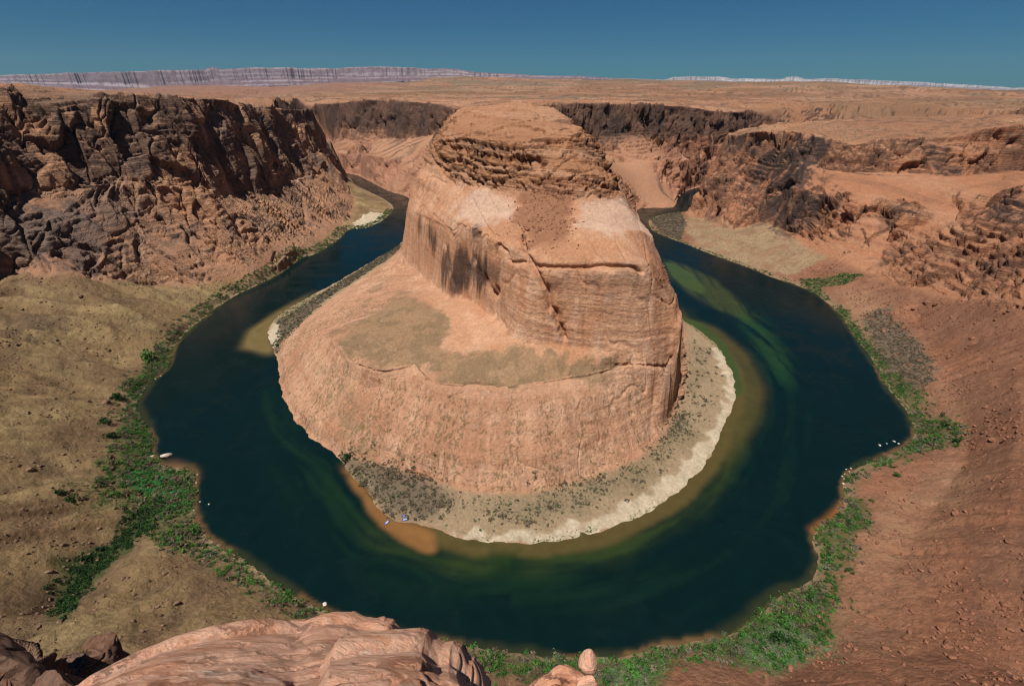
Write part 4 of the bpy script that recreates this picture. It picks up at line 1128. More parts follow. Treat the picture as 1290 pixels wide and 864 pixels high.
def mesa(name, sky_pts, base_pts, t, depth, palette, flute, seed, talus=0.45, nu=1400, nv=34):
    """a long cliff with a talus foot and a flat top running back"""
    sx = np.array([p[0] for p in sky_pts], float); sy = np.array([p[1] for p in sky_pts], float)
    bx = np.array([p[0] for p in base_pts], float); by = np.array([p[1] for p in base_pts], float)
    u = np.linspace(sx[0], sx[-1], nu)
    yt = np.interp(u, sx, sy) + (fbm2(u / 14 + seed, u * 0, 3) - .5) * 1.6; yb = np.interp(u, bx, by)
    P = np.zeros((nu, nv + 3, 3)); Cc = np.zeros((nu, nv + 3, 3))
    top = PT(u, yt, t).T if False else None
    d = ray(u, yt); Tt = CH + d[:, 2] * t; Xt = d[:, 0] * t; Yt = d[:, 1] * t
    d = ray(u, yb); Zb = CH + d[:, 2] * t * 0.97 - 60
    fl = (fbm2(u / 17 + seed, u * 0 + 3, 5, .6) - .5) * flute * .55 * (.2 + 1.6 * fbm2(u / 70 + 9, u * 0, 2)) + (fbm2(u / 60 + seed, u * 0 + 9, 2) - .5) * flute * 7
    fl = fl + (np.abs(fbm2(u / 3.5 + seed, u * 0 + 8, 3, .6) - .5) * 2) * 150
    fl2 = (np.abs(fbm2(u / 8 + seed + 40, u * 0 + 3, 2, .5) - .5)) * flute * 0.3
    dirx, diry = d[:, 0], d[:, 1]
    nn = np.hypot(dirx, diry); dirx = dirx / nn; diry = diry / nn
    for j in range(nv):
        v = j / (nv - 1)                 # 0 foot .. 1 top
        z = Zb + (Tt - Zb) * v
        if v < talus:
            out = (talus - v) / talus * depth * 0.55 + depth * .12
        elif v < talus + .18:
            out = depth * .12 * (1 - (v - talus) / .18 * .3)
        else:
            out = depth * .084 * (1 - (v - talus - .18) / (1 - talus - .18))
        off = -out + (fl + fl2 * min(1, v * 2.2)) * (1.0 if v > .05 else .4)
        P[:, j] = np.stack([Xt + dirx * off, Yt + diry * off, z], -1)
        bandn = vn2(np.full(nu, v * 11 + seed) + u / 150, u / 120)
        c = np.zeros((nu, 3)) + np.array(palette[0])
        k1 = sstep(talus + .05, talus + .2, v + (vn2(u / 7, u * 0 + v * 8) - .5) * .12)
        c = c * (1 - k1[:, None]) + np.array(palette[1]) * k1[:, None]
        k2 = sstep(.5, .7, bandn) * .7
        c = c * (1 - k2[:, None]) + np.array(palette[2]) * k2[:, None]
        k3 = sstep(.5, .62, fbm2(u / 4 + 5, u * 0 + v * 9, 4, .65)) * .65
        c = c * (1 - k3[:, None]) + np.array(palette[3]) * k3[:, None]
        Cc[:, j] = c
    for q, back in enumerate((t * .01, t * .06, t * .12)):
        P[:, nv + q] = np.stack([P[:, nv - 1, 0] + dirx * back, P[:, nv - 1, 1] + diry * back, Tt - (q + 1) * 60], -1)
        Cc[:, nv + q] = palette[3]
    ii = np.arange(nu * (nv + 3)).reshape(nu, nv + 3)
    qd = np.stack([ii[:-1, :-1], ii[1:, :-1], ii[1:, 1:], ii[:-1, 1:]], -1).reshape(-1, 4)
    return structure(mesh_from(name, P.reshape(-1, 3), qd, M_mesa, {'albedo': np.clip(Cc.reshape(-1, 3), 0, 1)}, smooth=True))


M_mesa = mesa_material('far_rock', None, 0)
mesa('distant_mesa', [(-250, 97), (-60, 96), (20, 95), (60, 93.5), (100, 92), (150, 91), (200, 89.5), (258, 88.5), (262, 86), (268, 84.5), (275, 87), (300, 87), (340, 85.5), (420, 86), (460, 84.5), (500, 85), (545, 86.5), (575, 88), (600, 92), (640, 92.5), (690, 95.5), (740, 97), (800, 99), (850, 101)],
     [(-250, 108), (5, 108), (100, 113), (210, 119), (260, 113), (340, 108), (450, 105), (550, 99), (640, 98), (850, 105)], 17000, 1900,
     [(.15, .10, .115), (.18, .135, .155), (.31, .27, .285), (.11, .075, .085)], 300, 3.0)
mesa('distant_white_cliffs', [(780, 103), (835, 101.5), (850, 97), (880, 96.2), (905, 97), (930, 99.5), (985, 100), (991, 97.5), (1000, 96.3), (1008, 97.6), (1014, 100), (1040, 99), (1100, 101), (1150, 103), (1200, 106), (1245, 109), (1285, 111), (1500, 112)],
     [(780, 106), (1000, 107), (1100, 111), (1285, 115), (1500, 116)], 26000, 1500,
     [(.22, .18, .20), (.30, .28, .30), (.44, .41, .42), (.18, .16, .19)], 260, 31.0)
print('mesas', time.time() - T0)


# ------------------------------------------------------------------ rocks of the rim, close to the camera
def rim_material(nm_='rim_sandstone', dim=1.0):
    m, nt, b = nodes(nm_)
    b.inputs['Roughness'].default_value = 0.85; b.inputs['Specular IOR Level'].default_value = 0.2
    g = N(nt, 'ShaderNodeNewGeometry')
    mp = N(nt, 'ShaderNodeMapping'); mp.inputs['Scale'].default_value = (0.7, 1.0, 2.6); mp.inputs['Rotation'].default_value = (0.2, 0.35, 0.3)
    nt.links.new(g.outputs['Position'], mp.inputs['Vector'])
    n1 = N(nt, 'ShaderNodeTexNoise'); n1.inputs['Scale'].default_value = 1.3; n1.inputs['Detail'].default_value = 7; n1.inputs['Roughness'].default_value = 0.6; n1.inputs['Distortion'].default_value = 0.9
    nt.links.new(mp.outputs[0], n1.inputs['Vector'])
    r = N(nt, 'ShaderNodeValToRGB')
    e = r.color_ramp.elements
    e[0].position = .30; e[0].color = (.34, .15, .09, 1); e[1].position = .72; e[1].color = (.66, .50, .40, 1)
    for p, c in ((.42, (.47, .235, .145, 1)), (.52, (.56, .33, .23, 1)), (.60, (.50, .26, .17, 1))):
        q = e.new(p); q.color = c
    nt.links.new(n1.outputs[0], r.inputs[0])
    n2 = N(nt, 'ShaderNodeTexNoise'); n2.inputs['Scale'].default_value = 22; n2.inputs['Detail'].default_value = 6; n2.inputs['Roughness'].default_value = .7
    nt.links.new(g.outputs['Position'], n2.inputs['Vector'])
    r2 = N(nt, 'ShaderNodeMapRange'); r2.inputs[1].default_value = .3; r2.inputs[2].default_value = .7; r2.inputs[3].default_value = .8 * dim; r2.inputs[4].default_value = 1.15 * dim
    nt.links.new(n2.outputs[0], r2.inputs[0])
    vm = N(nt, 'ShaderNodeVectorMath', operation='SCALE')
    nt.links.new(r.outputs[0], vm.inputs[0]); nt.links.new(r2.outputs[0], vm.inputs['Scale'])
    nt.links.new(vm.outputs[0], b.inputs['Base Color'])
    n3 = N(nt, 'ShaderNodeTexNoise'); n3.inputs['Scale'].default_value = 5.0; n3.inputs['Detail'].default_value = 12; n3.inputs['Roughness'].default_value = .75
    nt.links.new(mp.outputs[0], n3.inputs['Vector'])
    bp = N(nt, 'ShaderNodeBump'); bp.inputs['Strength'].default_value = 1.0; bp.inputs['Distance'].default_value = .10
    vo = N(nt, 'ShaderNodeTexVoronoi'); vo.feature = 'DISTANCE_TO_EDGE'; vo.inputs['Scale'].default_value = 1.1
    wv = N(nt, 'ShaderNodeVectorMath', operation='MULTIPLY_ADD'); wv.inputs[1].default_value = (.7, .7, .7)
    nt.links.new(n3.outputs['Color'], wv.inputs[0]); nt.links.new(mp.outputs[0], wv.inputs[2]); nt.links.new(wv.outputs[0], vo.inputs['Vector'])
    mr = N(nt, 'ShaderNodeMapRange'); mr.inputs[1].default_value = 0; mr.inputs[2].default_value = .035; mr.inputs[3].default_value = -.5; mr.inputs[4].default_value = 0
    nt.links.new(vo.outputs[0], mr.inputs[0])
    ad = N(nt, 'ShaderNodeMath', operation='ADD'); nt.links.new(mr.outputs[0], ad.inputs[0]); nt.links.new(n3.outputs[0], ad.inputs[1])
    nt.links.new(ad.outputs[0], bp.inputs['Height']); nt.links.new(bp.outputs[0], b.inputs['Normal'])
    return m


M_rim = rim_material(dim=1.5)
M_rimb = rim_material('brown_sandstone', .42)


def gridnormals(P):
    a = np.gradient(P, axis=0); b_ = np.gradient(P, axis=1)
    n = np.cross(a, b_)
    return n / (np.linalg.norm(n, axis=-1, keepdims=True) + 1e-9)


def rim_slab(name, sil, ts, seed, reach=960, tn=1.7, nu=420, nv=260, amp=.085):
    """ledge of rim rock: seen edge, top running back under the camera, front face falling to the cliff"""
    sil = np.array(sil, float)
    px = np.linspace(sil[0, 0], sil[-1, 0], nu)
    py = np.interp(px, sil[:, 0], sil[:, 1])
    t_s = np.interp(px, [p[0] for p in ts], [p[1] for p in ts])
    P = np.zeros((nu, nv, 3))
    nf = nv // 3
    py = py + 19
    E = np.array([PT(a, b, c) for a, b, c in zip(px, py, t_s)])
    for j in range(nv):
        if j < nf:
            f = 1 - j / nf                       # hidden front face
            P[:, j] = E + np.array([0, 1.1, 0]) * (f ** .6) + np.array([0, 0, -6.5]) * f ** 1.6
        else:
            w_ = (j - nf) / (nv - 1 - nf)
            w2 = min(1, w_ / .8)
            rows = py + (reach - py) * w2
            tt_ = t_s + (tn - t_s) * w2 ** .75
            P[:, j] = np.array([PT(a, b, c) for a, b, c in zip(px, rows, tt_)])
            if w_ > .8:
                P[:, j] += np.array([0, -4.0, 0.2]) * (w_ - .8) / .2
    n = gridnormals(P)
    n *= np.sign((n * (np.array([0, 0, CH]) - P)).sum(-1, keepdims=True))
    X, Y, Z = P[..., 0] + seed, P[..., 1], P[..., 2]
    dd = (fbm3(X * .7, Y * .7, Z * .9, 2, .5) - .5) * 2.0 * amp
    rr = np.abs(fbm3(X * 1.3 + Z, Y * .8, Z * 2.6 + 4 + X * .5, 3) - .5)
    dd -= sstep(.035, 0, rr) * amp * .6
    dd += (fbm3(X * 3, Y * 3, Z * 6, 5, .6) - .5) * amp * .8
    dd *= np.concatenate([np.full(nf, .35), np.linspace(.35, 1, 30), np.ones(nv - nf - 30)])[None]
    lg = fbm3(X * .5 + 3, Y * .5, Z * 2.4 + X * .6, 2)
    dd += (sstep(.45, .5, lg) + sstep(.56, .6, lg) - 1) * amp * .25
    P = P + n * dd[..., None]
    ii = np.arange(nu * nv).reshape(nu, nv)
    qd = np.stack([ii[:-1, :-1], ii[1:, :-1], ii[1:, 1:], ii[:-1, 1:]], -1).reshape(-1, 4)
    return mesh_from(name, P.reshape(-1, 3), qd, M_rim)


structure(rim_slab('rim_ledge', [(-140, 935), (40, 886), (92, 858), (150, 828), (200, 807), (255, 791), (300, 784), (335, 783), (372, 782), (392, 774), (412, 770), (432, 770), (450, 777), (472, 779), (486, 783), (497, 797), (508, 830), (520, 870)],
                   [(-140, 3.2), (200, 4.6), (430, 5.4), (520, 5.2)], 1.0))
structure(rim_slab('rim_ledge', [(385, 872), (398, 838), (415, 812), (450, 806), (490, 802), (522, 799), (532, 801), (541, 812), (553, 818), (566, 816), (577, 822), (588, 838), (594, 838), (604, 850), (616, 872)],
                   [(385, 3.7), (616, 4.3)], 11.0, nu=260, amp=.07))


def outline_rock(name, pts, t, deep, seed, amp=.05, sink=0.0, nu=120, nv=70, lean=(0, 0, 0), mat=None):
    """rock with a known outline from the rim: a rounded solid of real depth"""
    pts = np.array(pts, float); c = pts.mean(0)
    r_ = pts - c
    an = np.unwrap(np.arctan2(r_[:, 1], r_[:, 0]))
    if an[-1] < an[0]: an = -an; pts_s = -1
    else: pts_s = 1
    ln = np.hypot(r_[:, 0], r_[:, 1])
    th = np.linspace(0, 2 * np.pi, nu, endpoint=False)
    rad = np.interp((th - an[0]) % (2 * np.pi), list(an - an[0]) + [2 * np.pi], list(ln) + [ln[0]])
    C0 = PT(c[0], c[1], t)
    f = C0 - np.array([0, 0, CH]); f /= np.linalg.norm(f)
    Rr = np.array([1, 0, 0.]); Uu = np.array([0, SP, CP])
    P = np.zeros((nu, nv, 3))
    for j in range(nv):
        ph = np.pi * (j + .5) / nv
        s_ = np.sin(ph) ** .5; cz = np.cos(ph)
        du = rad * np.cos(th * pts_s) / FL * t * s_; dv = rad * np.sin(th * pts_s) / FL * t * s_
        P[:, j] = C0 + du[:, None] * Rr - dv[:, None] * Uu + (cz * deep) * f
    r9 = np.random.default_rng(int(seed)); rm = np.mean(ln) / FL * t
    for _ in range(9):
        pn = r9.normal(0, 1, 3) * .8 - f * 1.2; pn /= np.linalg.norm(pn)
        ex = ((P - C0) @ pn); dl = np.percentile(ex, 82)
        P = P - np.clip(ex - dl, 0, None)[..., None] * pn * .8
    n = P - C0; n /= np.linalg.norm(n, axis=-1, keepdims=True)
    k_ = 1.0 / (np.mean(ln) / FL * t)
    X, Y, Z = P[..., 0] * k_ + seed, P[..., 1] * k_, P[..., 2] * k_
    dd = (fbm3(X * .9, Y * .9, Z * .9, 2) - .5) * amp * 3 + (fbm3(X * 4, Y * 4, Z * 4, 4, .6) - .5) * amp
    cr = np.abs(fbm3(X * 1.1 + 5, Y * 1.1, Z * 1.1, 2) - .5); dd -= sstep(.03, 0, cr) * amp * .8
    P = P + n * dd[..., None]
    ii = np.arange(nu * nv).reshape(nu, nv); jj = np.roll(ii, -1, axis=0)
    qd = np.stack([ii[:, :-1], jj[:, :-1], jj[:, 1:], ii[:, 1:]], -1).reshape(-1, 4)
    V_ = np.vstack([P.reshape(-1, 3), P[:, 0].mean(0)[None], P[:, -1].mean(0)[None]])
    c0, c1 = nu * nv, nu * nv + 1
    caps = np.array([[ii[a, 0], c0, c0, jj[a, 0]] for a in range(0)]) if False else None
    o = mesh_from(name, V_, qd, mat or M_rim)
    me = o.data
    import bmesh
    bm = bmesh.new(); bm.from_mesh(me); bm.verts.ensure_lookup_table()
    for a in range(nu):
        for (row, cc) in ((0, c0), (nv - 1, c1)):
            try: f_ = bm.faces.new((bm.verts[ii[a, row]], bm.verts[ii[(a + 1) % nu, row]], bm.verts[cc])); f_.smooth = True
            except ValueError: pass
    bmesh.ops.recalc_face_normals(bm, faces=bm.faces)
    bm.to_mesh(me); bm.free()
    return o


def thing(o, label, cat, group=None):
    o['label'] = label; o['category'] = cat
    if group: o['group'] = group
    return o


thing(outline_rock('boulder', [(92, 838), (98, 818), (110, 804), (130, 797), (145, 797), (152, 806), (158, 818), (170, 824), (166, 834), (150, 842), (130, 848), (104, 850), (94, 846)], 8.5, .55, 3, .05, mat=M_rimb),
      'rounded tan boulder with a shaded right side, left of the pale rim ledge', 'boulder')
thing(outline_rock('rim_outcrop', [(-70, 800), (-20, 778), (12, 786), (30, 806), (42, 832), (60, 848), (70, 870), (40, 930), (-60, 940), (-90, 870)], 7.0, .9, 9, .06, mat=M_rimb),
      'dark brown rock shoulder in the bottom left corner of the view', 'rock')
thing(outline_rock('rim_outcrop', [(30, 862), (50, 850), (80, 847), (100, 853), (120, 862), (110, 920), (40, 930)], 6.6, .7, 14, .04, mat=M_rimb),
      'low dark rock lip between the corner outcrop and the tan boulder', 'rock')
thing(outline_rock('pinnacle', [(660, 874), (690, 848), (710, 832), (714, 828), (720, 829), (726, 838), (738, 852), (750, 866), (752, 900), (700, 930), (650, 915)], 9.0, .38, 21, .012),
      'pointed pale sandstone stub that leans under the balanced rock', 'rock')
thing(outline_rock('balanced_rock', [(726, 829), (731, 822), (742, 816), (748, 819), (752, 827), (751, 838), (748, 850), (739, 849), (732, 842), (727, 836)], 8.85, .2, 28, .008),
      'small upright egg shaped sandstone block balanced on the rim edge', 'rock')
thing(outline_rock('rock_chip', [(728, 858), (737, 850), (746, 850), (750, 860), (757, 866), (750, 885), (730, 880)], 8.7, .2, 33, .008),
      'flat pale rock chip at the foot of the balanced rock', 'rock')


# ------------------------------------------------------------------ loose boulders
def stone_mesh(name, seed, mat, rough=.35, sub=3, squash=(1, .8, .62)):
    import bmesh
    bm = bmesh.new()
    bmesh.ops.create_icosphere(bm, subdivisions=sub, radius=1.0)
    r0 = random.Random(seed)
    planes = [(Vector((r0.gauss(0, 1), r0.gauss(0, 1), r0.gauss(0, 1))).normalized(), r0.uniform(.55, .85)) for _ in range(9)]
    co = np.array([v.co[:] for v in bm.verts])
    for n_, d_ in planes:
        n_ = np.array(n_); k_ = co @ n_ - d_
        co -= np.clip(k_, 0, None)[:, None] * n_ * .92
    nz = fbm3(co[:, 0] * 1.6 + seed, co[:, 1] * 1.6, co[:, 2] * 1.6, 3) - .5
    co *= (1 + nz * rough)[:, None]
    co *= np.array(squash)
    for v, c in zip(bm.verts, co): v.co = c
    me = bpy.data.meshes.new(name); bm.to_mesh(me); bm.free()
    me.materials.append(mat)
    for p in me.polygons: p.use_smooth = False
    return me


def stone_material(name, c0, c1, sc):
    m, nt, b = nodes(name)
    b.inputs['Roughness'].default_value = .9; b.inputs['Specular IOR Level'].default_value = .15
    g = N(nt, 'ShaderNodeNewGeometry')
    n1 = N(nt, 'ShaderNodeTexNoise'); n1.inputs['Scale'].default_value = sc; n1.inputs['Detail'].default_value = 5
    nt.links.new(g.outputs['Position'], n1.inputs['Vector'])
    r = N(nt, 'ShaderNodeValToRGB'); r.color_ramp.elements[0].position = .35; r.color_ramp.elements[1].position = .65
    r.color_ramp.elements[0].color = (*c0, 1); r.color_ramp.elements[1].color = (*c1, 1)
    nt.links.new(n1.outputs[0], r.inputs[0]); nt.links.new(r.outputs[0], b.inputs['Base Color'])
    bp = N(nt, 'ShaderNodeBump'); bp.inputs['Strength'].default_value = .6; bp.inputs['Distance'].default_value = .3
    nt.links.new(n1.outputs[0], bp.inputs['Height']); nt.links.new(bp.outputs[0], b.inputs['Normal'])
    return m


M_red = stone_material('red_boulder', (.13, .06, .038), (.30, .135, .08), .5)
M_brown = stone_material('brown_boulder', (.10, .065, .045), (.24, .15, .095), .5)
M_white = stone_material('bleached_boulder', (.36, .27, .20), (.62, .57, .50), .35)
stones = {k_: [stone_mesh('boulder', 10 * i + j, mt) for j in range(5)] for i, (k_, mt) in enumerate((('red', M_red), ('brown', M_brown), ('white', M_white)))}


def meters(px, c3):
    return px * (c3[1] * CP + (CH - c3[2]) * SP) / FL


def ground_at(px, py, on_water=False):
    if on_water:
        return PZ(px, py, 0.1)
    return pick([px], [py])[0][0]


def put_stone(px, py, wpx, kind, label, group=None, water_=False, tall=1.0):
    c3 = ground_at(px, py, water_)
    s_ = meters(wpx, c3) * .5
    o = bpy.data.objects.new('boulder', random.choice(stones[kind]))
    o.location = (c3[0], c3[1], c3[2] + s_ * .18)
    o.scale = (s_, s_ * random.uniform(.8, 1.1), s_ * random.uniform(.8, 1.1) * tall)
    o.rotation_euler = (random.uniform(-.3, .3), random.uniform(-.3, .3), random.uniform(0, 6.28))
    COL.objects.link(o)
    return thing(o, label, 'boulder', group)


put_stone(210, 574, 13, 'white', 'large bleached rock with a rusty top standing in the river off the green reeds', water_=True, tall=.8)
put_stone(192.5, 575, 5.5, 'white', 'small round white rock between the reeds and the large bleached river rock', water_=True)
put_stone(188, 581, 3.6, 'white', 'smallest white rock at the waterline above the green reeds', water_=True)
put_stone(409, 761, 6.5, 'white', 'white rock on the near left bank just above the rim ledge', water_=True)
for px, py, w_ in [(1126, 556, 4), (1108, 561, 5), (1117, 559, 3), (1132, 559, 3)]:
    put_stone(px, py, w_, 'white', 'pale wet rock breaking the water off the right bank point', 'pale rocks awash off the right bank', True)
for px, py in [(1066, 591), (1070, 594), (1064, 597), (1063, 603), (1062, 609), (1064, 614), (1072, 590), (1061, 600)]:
    put_stone(px, py, random.uniform(2.2, 3.4), 'white', 'white rock in the short row along the right shore', 'white rocks along the right shore', True)
for px, py in [(243, 600), (247, 608), (241, 615), (246, 622), (243, 633), (238, 605), (249, 598), (244, 643), (252, 632), (263, 635)]:
    put_stone(px, py, random.uniform(2, 3.2), 'white', 'small white rock on the left shore below the reeds', 'white rocks on the left shore', True)
for px, py in [(186, 549), (184, 558), (182, 564), (187, 544), (196, 478), (203, 474), (178, 497), (182, 489), (296, 690), (303, 694), (638, 822), (632, 824)]:
    put_stone(px, py, random.uniform(2.4, 3.6), 'white', 'little bleached stone at the water line of the outer bank', 'bleached stones at the water line')
for px, py, w_, lb in [(134, 508, 11, 'rusty block beside the round green shrub on the left bank'), (996, 843, 10, 'square red block at the edge of the sage green scrub, lower right'),
                       (1195, 812, 15, 'largest dark red boulder on the lower right slope'), (1204, 647, 10, 'dark boulder alone on the mid right slope below the light track'),
                       (1141, 722, 9, 'dark boulder on the bare slope right of the shore scrub'), (664, 290, 8, 'round boulder at the foot of the rubble slope on the butte')]:
    put_stone(px, py, w_, 'brown' if 'rusty' in lb else 'red', lb)
G1 = 'boulders strewn over the bare right slope'; G2 = 'boulders on the grassy left slope'
for px, py, w_ in [(1185, 794, 11), (1200, 829, 10), (1269, 683, 10), (1129, 646, 7), (1140, 805, 8), (1145, 798, 9), (1181, 759, 8), (1231, 805, 9), (1137, 823, 9), (1114, 817, 9), (1195, 451, 8), (1250, 555, 9), (1225, 427, 7), (1210, 533, 8), (1242, 513, 8), (1168, 382, 8), (1179, 384, 9), (1150, 390, 6)]:
    put_stone(px, py, w_, 'red', 'angular rust red boulder on the bare red slope right of the river', G1)
for px, py, w_ in [(35, 521, 8), (69, 503, 6), (39, 593, 10), (80, 573, 7), (50, 587, 7), (102, 374, 7), (23, 587, 6), (78, 687, 8), (62, 721, 9), (222, 760, 9), (208, 723, 7), (167, 782, 6), (75, 784, 9), (338, 759, 6), (292, 773, 5), (202, 793, 5)]:
    put_stone(px, py, w_, 'brown', 'brown angular boulder on the dry grassy slope left of the river', G2)
r1 = random.Random(5)
for _ in range(90):
    px, py = r1.uniform(1080, 1285), r1.uniform(395, 855)
    if px < 1090 + abs(py - 540) * .1 or (py < 610 and px < 1215 and py > 500): continue
    put_stone(px, py, r1.choice([3, 3.5, 4, 5, 6]), 'red', 'angular rust red boulder on the bare red slope right of the river', G1)
for _ in range(60):
    px, py = r1.uniform(8, 150), r1.uniform(380, 820)
    put_stone(px, py, r1.choice([3, 3.5, 4, 5]), 'brown', 'brown angular boulder on the dry grassy slope left of the river', G2)
print('boulders', time.time() - T0)


# ------------------------------------------------------------------ shrubs
def leaf_material():
    m, nt, b = nodes('desert_leaves')
    b.inputs['Roughness'].default_value = .75; b.inputs['Specular IOR Level'].default_value = .2
    a = N(nt, 'ShaderNodeAttribute', attribute_name='albedo')
    g = N(nt, 'ShaderNodeNewGeometry')
    r = N(nt, 'ShaderNodeMapRange'); r.inputs[3].default_value = .7; r.inputs[4].default_value = 1.35
    nt.links.new(g.outputs['Random Per Island'], r.inputs[0])
    vm = N(nt, 'ShaderNodeVectorMath', operation='SCALE')
    nt.links.new(a.outputs['Color'], vm.inputs[0]); nt.links.new(r.outputs[0], vm.inputs['Scale'])
    nt.links.new(vm.outputs[0], b.inputs['Base Color'])
    return m


M_leaf = leaf_material()


def leaf_cloud(seed, n, leaf):
    """n small leaf faces through the volume of a bush of radius 1, height 1.3"""
    r0 = np.random.default_rng(seed)
    lobes = r0.normal(0, .42, (6, 3)); lobes[:, 2] = np.abs(lobes[:, 2]) * .9 + .25
    w_ = r0.integers(0, 6, n)
    dv = r0.normal(0, 1, (n, 3)); dv /= np.linalg.norm(dv, axis=1)[:, None]
    rad = r0.uniform(.25, .55, 6)[w_] * r0.uniform(.6, 1.0, n) ** .5
    c = lobes[w_] + dv * rad[:, None]
    c[:, 2] = np.clip(c[:, 2], .02, None)
    a = r0.normal(0, 1, (n, 3)); a /= np.linalg.norm(a, axis=1)[:, None]
    b_ = np.cross(a, r0.normal(0, 1, (n, 3))); b_ /= np.linalg.norm(b_, axis=1)[:, None]
    s_ = leaf * r0.uniform(.7, 1.4, n)[:, None]
    return np.stack([c - a * s_, c + b_ * s_ * .7, c + a * s_, c - b_ * s_ * .7], 1)      # n,4,3


clouds = [leaf_cloud(s_, 70, .20) for s_ in range(6)]
fineclouds = [leaf_cloud(s_ + 50, 260, .13) for s_ in range(6)]


def brush(name, pos, size, colr, label, cat):
    """a thicket nobody could count, as one object"""
    Vl, Cl = [], []
    r0 = np.random.default_rng(len(pos))
    vr = r0.integers(0, 6, len(pos)); an = r0.uniform(0, 6.28, len(pos))
    for k_ in range(6):
        s_ = np.nonzero(vr == k_)[0]
        if not len(s_): continue
        q = clouds[k_].reshape(-1, 3)
        ca, sa = np.cos(an[s_])[:, None], np.sin(an[s_])[:, None]
        X = q[None, :, 0] * ca - q[None, :, 1] * sa; Y = q[None, :, 0] * sa + q[None, :, 1] * ca
        Z = np.broadcast_to(q[None, :, 2], X.shape)
        P = np.stack([X, Y, Z * .9], -1) * size[s_][:, None, None] + pos[s_][:, None]
        Vl.append(P.reshape(-1, 3)); Cl.append(np.repeat(colr[s_], q.shape[0], axis=0))
    V_ = np.vstack(Vl); Cc = np.vstack(Cl)
    qd = np.arange(len(V_)).reshape(-1, 4)
    o = mesh_from(name, V_, qd, M_leaf, {'albedo': Cc}, smooth=False)
    o['kind'] = 'stuff'
    thing(o, label, cat)
    return o


def in_view(P):
    q = P - np.array([0, 0, CH])
    zc = q[:, 1] * CP - q[:, 2] * SP
    u = q[:, 0] / zc * FL + 645; v = 432 - (q[:, 1] * SP + q[:, 2] * CP) / zc * FL
    return (zc > 0) & (u > -60) & (u < 1350) & (v < 930)


def scatter(mask, per_m2, seed):
    """random ground points with density following a plan mask"""
    r0 = np.random.default_rng(seed)
    p = np.clip(mask, 0, 2) * per_m2 * DX * DX
    p = p * (GY < 1350) * (sd > 0.8)
    n = r0.poisson(p)
    j, i = np.nonzero(n)
    rep = n[j, i]; j = np.repeat(j, rep); i = np.repeat(i, rep)
    X = gx[i] + r0.uniform(-1, 1, len(i)); Y = gy[j] + r0.uniform(-1, 1, len(i))
    P = np.stack([X, Y, samp(h1, X, Y) - .1], -1)
    return P[in_view(P)]


def tones(n, base, seed, var=.35):
    r0 = np.random.default_rng(seed)
    b0 = np.array(base); k_ = r0.integers(0, len(b0), n)
    return (b0[k_] * r0.uniform(1 - var, 1 + var, n)[:, None]).astype(F32)


GREEN = [(.042, .12, .018), (.026, .075, .014), (.075, .14, .028), (.05, .15, .024)]
GREY = [(.15, .11, .075), (.12, .09, .06), (.15, .125, .09), (.09, .085, .05)]
SAGE = [(.10, .13, .07), (.13, .15, .09), (.08, .10, .05)]
DARK = [(.018, .050, .010), (.022, .062, .012), (.012, .036, .010)]
BRIGHT = [(.045, .11, .016), (.035, .10, .022), (.07, .13, .028)]
clump = fbm2(GX / 14 + 3, GY / 14 + 20, 3)
ck = sstep(.38, .56, clump)
ol_left = OUT_LAND & (GX < 20); ol_right = OUT_LAND & (GX >= 20)
specs = []


def thick(nm, mask, dens, s0, s1_, pal, seed, label, cat='brush'):
    P = scatter(mask, dens, seed)
    if len(P) < 3: return
    r0 = np.random.default_rng(seed + 1)
    sz = r0.uniform(s0, s1_, len(P)) * (.7 + .6 * r0.random(len(P)) ** 2)
    brush(nm, P, sz, tones(len(P), pal, seed), label, cat)
    print(nm, len(P))


thick('riverside_thicket', zs['veg'] * ol_left * (.35 + .65 * ck), .22, 1.1, 2.8, GREEN + GREY[:3], 1, 'mixed green and brown thicket along the left bank of the river')
thick('riverside_thicket', zs['veg'] * ol_right * (.45 + .55 * ck), .22, 1.0, 2.6, GREEN + GREY[2:] + SAGE[:1], 2, 'green thicket along the right bank of the river')
thick('drainage_thicket', zs['dkveg'], .24, 1.2, 2.4, DARK, 3, 'dark green thicket filling the dry wash on the left slope')
thick('reeds', zs['emerald'], .35, .5, .9, [(.018, .14, .035), (.02, .17, .045)], 4, 'emerald green reeds at the left shore', 'reeds')
thick('scrub', zs['sagegreen'], .22, .5, 1.1, [(.09, .17, .07), (.12, .19, .09), (.06, .13, .04)], 5, 'pale sage green scrub on the lower right bank', 'scrub')
thick('bare_brush', zs['brush'] * ol_right, .16, 1.0, 1.9, GREY, 6, 'grey leafless brush on the right bank', 'brush')
thick('bare_brush', zs['brush'] * inner_land, .15, .9, 1.8, GREY + [(.05, .07, .03)], 7, 'grey brown brush around the foot of the butte', 'brush')
thick('bank_scrub', zs['sage'] * inner_land * (.25 + .75 * ck), .26, .6, 1.4, GREY + SAGE + GREEN[1:2], 8, 'low grey scrub on the gravel bank below the butte', 'scrub')
thick('bank_scrub', zs['buff'] * inner_land * (1 - np.clip(zs['white'], 0, 1)) * (.2 + .8 * ck), .05, .5, 1.2, GREY + SAGE, 9, 'sparse low scrub dotted over the pale gravel bank', 'scrub')
shore_l = (sd > 1) * (sd < 20) * ol_left * (GY > 150)
thick('shore_brush', shore_l * (.2 + .8 * ck) * (GY < 1340) * np.where(GY > 560, 1.8, 1), .14, .8, 2.4, GREEN + GREY[:2] + SAGE[:1], 10, 'green and grey brush in a thin belt along the left shore')
shore_r = (sd > 1) * (sd < 9) * ol_right
thick('shore_brush', shore_r * (.3 + .7 * ck), .11, .8, 2.0, GREEN + GREY[:1] + BRIGHT[:1], 11, 'green brush in a thin belt along the right shore')
green_in = np.zeros((NY, NX), F32)
